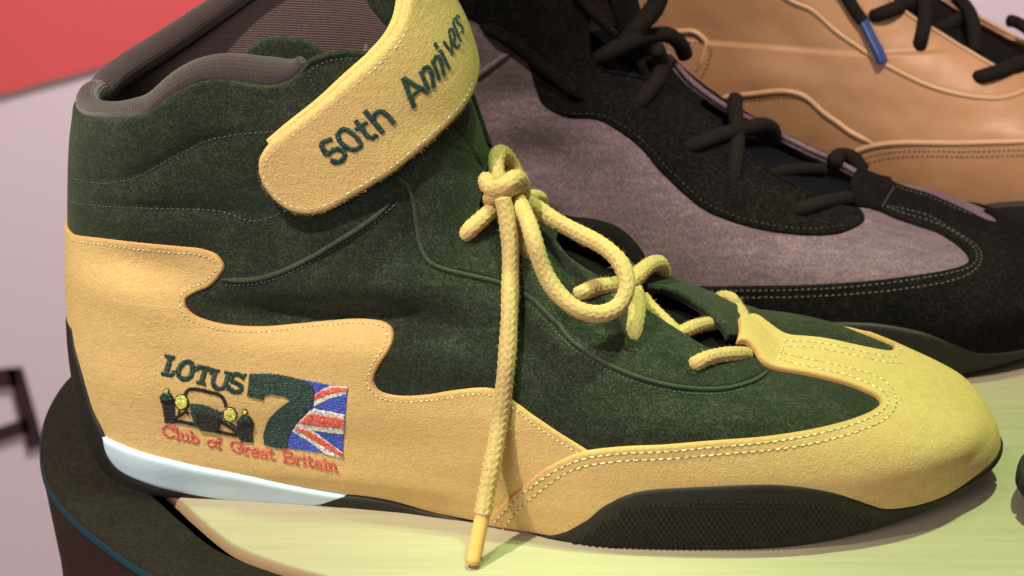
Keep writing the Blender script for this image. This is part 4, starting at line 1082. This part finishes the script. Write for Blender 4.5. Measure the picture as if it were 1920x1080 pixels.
off_ = lambda L, d: np.stack([L[:, 0], L[:, 1] + d], 1)
TB.stitches('seam_stitching', [off_(t2, -3.2), off_(t2, -5.2), off_(t1, -2.6), off_(t4, 3.0), off_(t3_, -3.4)], M_TBRN, tn, 1.35, 2.1, .72, .36)
TB.panel('outsole', to3(band), M_RUB, tn, 2.2, 2.0, 1.6, skirt=3, step=2)
rg = TB.P[0] + TB.N[0] * 2.4; cc = rg.mean(0); n = len(rg)
link('sole_base', np.vstack([rg, cc]), [[i, n, (i + 1) % n] for i in range(n)], M_RUB, tn)
Z8 = lambda pts: [((p[0] / 4.5 + 1560), (p[1] / 4.5)) + tuple(p[2:]) for p in pts]
LT = empty('shoe_lace', 'dark brown lace with a blue metal tip on the tan leather boot', 'shoelace', tuple(TB.ev(*TB.hit(1700, 60)[:2])[0] * .001))
D = lace(TB, 'lacing', Z8([(60, -150, 'c', 5), (130, -20, 'c', 4), (195, 90, 'c', 4), (262, 180, 'c', 4)]), M_DLACE, LT, 2.7, **dl)
lace(TB, 'aglet', Z8([(258, 172, 'c', 4), (330, 320, 'c', 4), (390, 440, 'c', 4), (425, 525, 'c', 3.5)]), plain('blue_aglet', (.03, .07, .22), .25, .6), LT, 2.3, guard=False, braid=0)
lace(TB, 'lacing', Z8([(320, 150, 'c', 1), (400, 120, 'c', 5), (520, 75, 'c', 6), (700, 20, -2), (800, -20, 6)]), M_DLACE, LT, 3.0, dip=(4, 0), **dl)
lace(TB, 'lacing', Z8([(790, -60, -4), (785, 60, 'c', 5), (780, 200, 'c', 6), (755, 320, 'c', 5), (725, 430, 'c', 1)]), M_DLACE, LT, 3.0, dip=(0, 4), **dl)
lace(TB, 'lacing', Z8([(880, 255, -16), (980, 210, -8), (1080, 160, 0), (1180, 120, 8)]), M_DLACE, LT, 2.8, **dl)
lace(TB, 'lacing', Z8([(1060, -10, 12), (1130, 60, 4), (1180, 160, -8), (1200, 300, -14), (1205, 440, -18)]), M_DLACE, LT, 2.9, **dl)
lace(TB, 'lacing', Z8([(1190, 665, 'c', 1), (1280, 640, 'c', 5), (1420, 600, 'c', 5), (1560, 545, 'c', 5), (1700, 500, 'c', 4)]), M_DLACE, LT, 3.0, dip=(4, 0), **dl)
lace(TB, 'lacing', Z8([(1500, 175, 16), (1560, 190, 'c', 3), (1640, 240, 'c', 3), (1700, 300, 'c', 3)]), M_DLACE, LT, 2.6, **dl)

# ------------------------------------------------------------------ toe of a fourth shoe at the right edge
NO = np.array([0, 0, 0.0]); NB = Body((NX, NY, 0), math.radians(NYAW), last_profile(), .5, zmax=60, zs=.72)
nb_ = empty('shoe', 'black suede shoe of which only the rounded toe shows at the right edge', 'shoe', (NX * .001, NY * .001, 0))
nz = NB.v_of
up_ = np.stack([np.linspace(0, 1, 200), np.full(200, nz(10))], 1)
q_ = np.vstack([[[.0, nz(57)]], [[.25, nz(57)]], [[.499, nz(57)]], [[.499, nz(8)]], [[.25, nz(8)]], [[0, nz(8)]]])
q_ = resample(np.c_[q_ * [400, 1], np.zeros(6)], 4)[:, :2] / [400, 1]
NB.panel('upper', q_, M_BLACKS, nb_, 0, 1.2, 1.2)
NB.panel('upper', np.stack([-q_[:, 0], q_[:, 1]], 1), M_BLACKS, nb_, 0, 1.2, 1.2)
b_ = np.vstack([[[0, nz(11)]], [[.25, nz(11)]], [[.499, nz(9)]], [[.499, 0]], [[.25, 0]], [[0, 0]]])
b_ = resample(np.c_[b_ * [400, 1], np.zeros(6)], 4)[:, :2] / [400, 1]
NB.panel('outsole', b_, M_RUB, nb_, 1.4, 1.6, 1.4, skirt=2)
NB.panel('outsole', np.stack([-b_[:, 0], b_[:, 1]], 1), M_RUB, nb_, 1.4, 1.6, 1.4, skirt=2)
rg = NB.P[-2] - NB.N[-2] * 3; cc = rg.mean(0); n = len(rg)
link('lining', np.vstack([rg, cc - [0, 0, 12]]), [[i, (i + 1) % n, n] for i in range(n)], M_DARK, nb_)
rg = NB.P[0] + NB.N[0] * 2; cc = rg.mean(0)
link('sole_base', np.vstack([rg, cc]), [[i, n, (i + 1) % n] for i in range(n)], M_RUB, nb_)

# ------------------------------------------------------------------ display table
outer = crom([(-60, -62), (-105, -42), (-140, -22), (-164, 5.7), (-178, 27), (-187, 46), (-194, 73), (-197, 104), (-195, 131), (-190, 150), (-178, 185), (-160, 230), (-140, 290), (-120, 370), (-70, 470), (60, 540), (300, 560), (470, 450), (520, 200), (480, 20), (380, -60), (200, -78), (60, -74)], 12, True)
outer = np.asarray(outer)
def inset(L, d):
    T = np.roll(L, -1, 0) - np.roll(L, 1, 0); T /= np.linalg.norm(T, axis=1)[:, None]
    N = np.stack([T[:, 1], -T[:, 0]], 1)
    if np.sum((L + N * 1 - L.mean(0)) ** 2) > np.sum((L - L.mean(0)) ** 2): N = -N
    return L + N * np.broadcast_to(np.asarray(d, float), (len(L),))[:, None]
# the rim is wider on the left than along the front
wleft = np.clip((-outer[:, 0] - 110) / 60, 0, 1); wdt = 27 + 9 * wleft
tab = empty('display_table', 'pale wood table top with a wide dark rim carrying the boots', 'table', (.1, .2, -.02))
def loft(name, loops, mat, parent, cap=False, close=True):
    V = np.vstack([np.c_[L, np.full(len(L), z)] for L, z in loops]); n = len(loops[0][0]); F = []
    for k in range(len(loops) - 1):
        for i in range(n): F.append([k * n + i, k * n + (i + 1) % n, (k + 1) * n + (i + 1) % n, (k + 1) * n + i])
    if cap: F.append([(len(loops) - 1) * n + i for i in range(n)])
    return link(name, V, F, mat, parent)
wood_o = inset(outer, wdt)
loft('wood_top', [(wood_o, -5), (wood_o, -.6), (inset(wood_o, .5), 0)], M_WOOD, tab, True)
loft('wood_lip', [(inset(wood_o, -.35), -5), (inset(wood_o, -.35), -1.0)], M_WOODEDGE, tab)
gap = inset(outer, wdt - 6.5)
loft('rim_side', [(inset(outer, 14), -190), (inset(outer, 5), -40), (inset(outer, .6), -4.4)], rubber('maroon_rim_side', (.030, .010, .009), rough=.7), tab)
loft('rim', [(inset(outer, .6), -4.3), (inset(outer, .6), -4), (inset(outer, 1.0), -1.5), (inset(outer, 2.6), -.4), (inset(outer, 9), .6), (inset(gap, -2.5), .6), (inset(gap, -.8), 0), (gap, -2), (inset(gap, .8), -12), (inset(gap, 9), -12)], M_RING, tab)
loft('rim_glint', [(inset(outer, .2), -4.2), (inset(outer, .35), -2.6), (inset(outer, .9), -1.7)], M_BLUEGLINT, tab)  # thin strip painted as the blue highlight along the outer edge
loft('base', [(inset(outer, 16), -190), (inset(outer, 40), -189)], M_RING, tab, True)

# ------------------------------------------------------------------ banner behind
BY = 1150.0
def on_y(x, y, Y=BY):
    r = ray(x, y); return CAM + r * ((Y - CAM[1]) / r[1])
ban = empty('banner', 'pale exhibition banner with a red upper band and a large dark letter', 'banner', (0, BY * .001, -.6))
def slab(name, pts, z0, th, mat):
    P = np.array(pts); n = len(P); V = np.vstack([P + [0, -z0, 0], P + [0, -z0 + th, 0]])
    return link(name, V, [list(range(n))[::-1], list(range(n, 2 * n))] + [[i, (i + 1) % n, n + (i + 1) % n, n + i] for i in range(n)], mat, ban, smooth=False)
M_BANW = plain('banner_white', (.60, .50, .52), .75, .2); M_BANR = plain('banner_red', (.58, .085, .085), .7, .2); M_BANK = plain('banner_ink', (.035, .016, .02), .7, .2)
slab('sheet', [(-900, BY, -1300), (1300, BY, -1300), (1300, BY, 300), (-900, BY, 300)], 0, 6, M_BANW)
a, b, c = on_y(-340, 270), on_y(430, 58), on_y(1250, -170)
slab('red_band', [a, b, on_y(1050, -110), on_y(1000, -700), on_y(-340, -700)], 1.5, 1.2, M_BANR)
for q in ([(14, 690), (42, 687), (84, 834), (52, 842)], [(-80, 698), (30, 688), (34, 724), (-80, 732)], [(-80, 826), (52, 782), (58, 808), (-80, 854)], [(-60, 715), (-78, 712), (-130, 880), (-108, 884)]):
    slab('letter_stroke', [on_y(*p) for p in q], 1.5, 1.2, M_BANK)
fl = [(-3000, -3000, -1000), (3000, -3000, -1000), (3000, 3000, -1000), (-3000, 3000, -1000)]
f = link('floor', fl, [[0, 1, 2, 3]], plain('hall_floor', (.22, .17, .16), .7, .2), smooth=False); f['kind'] = 'structure'
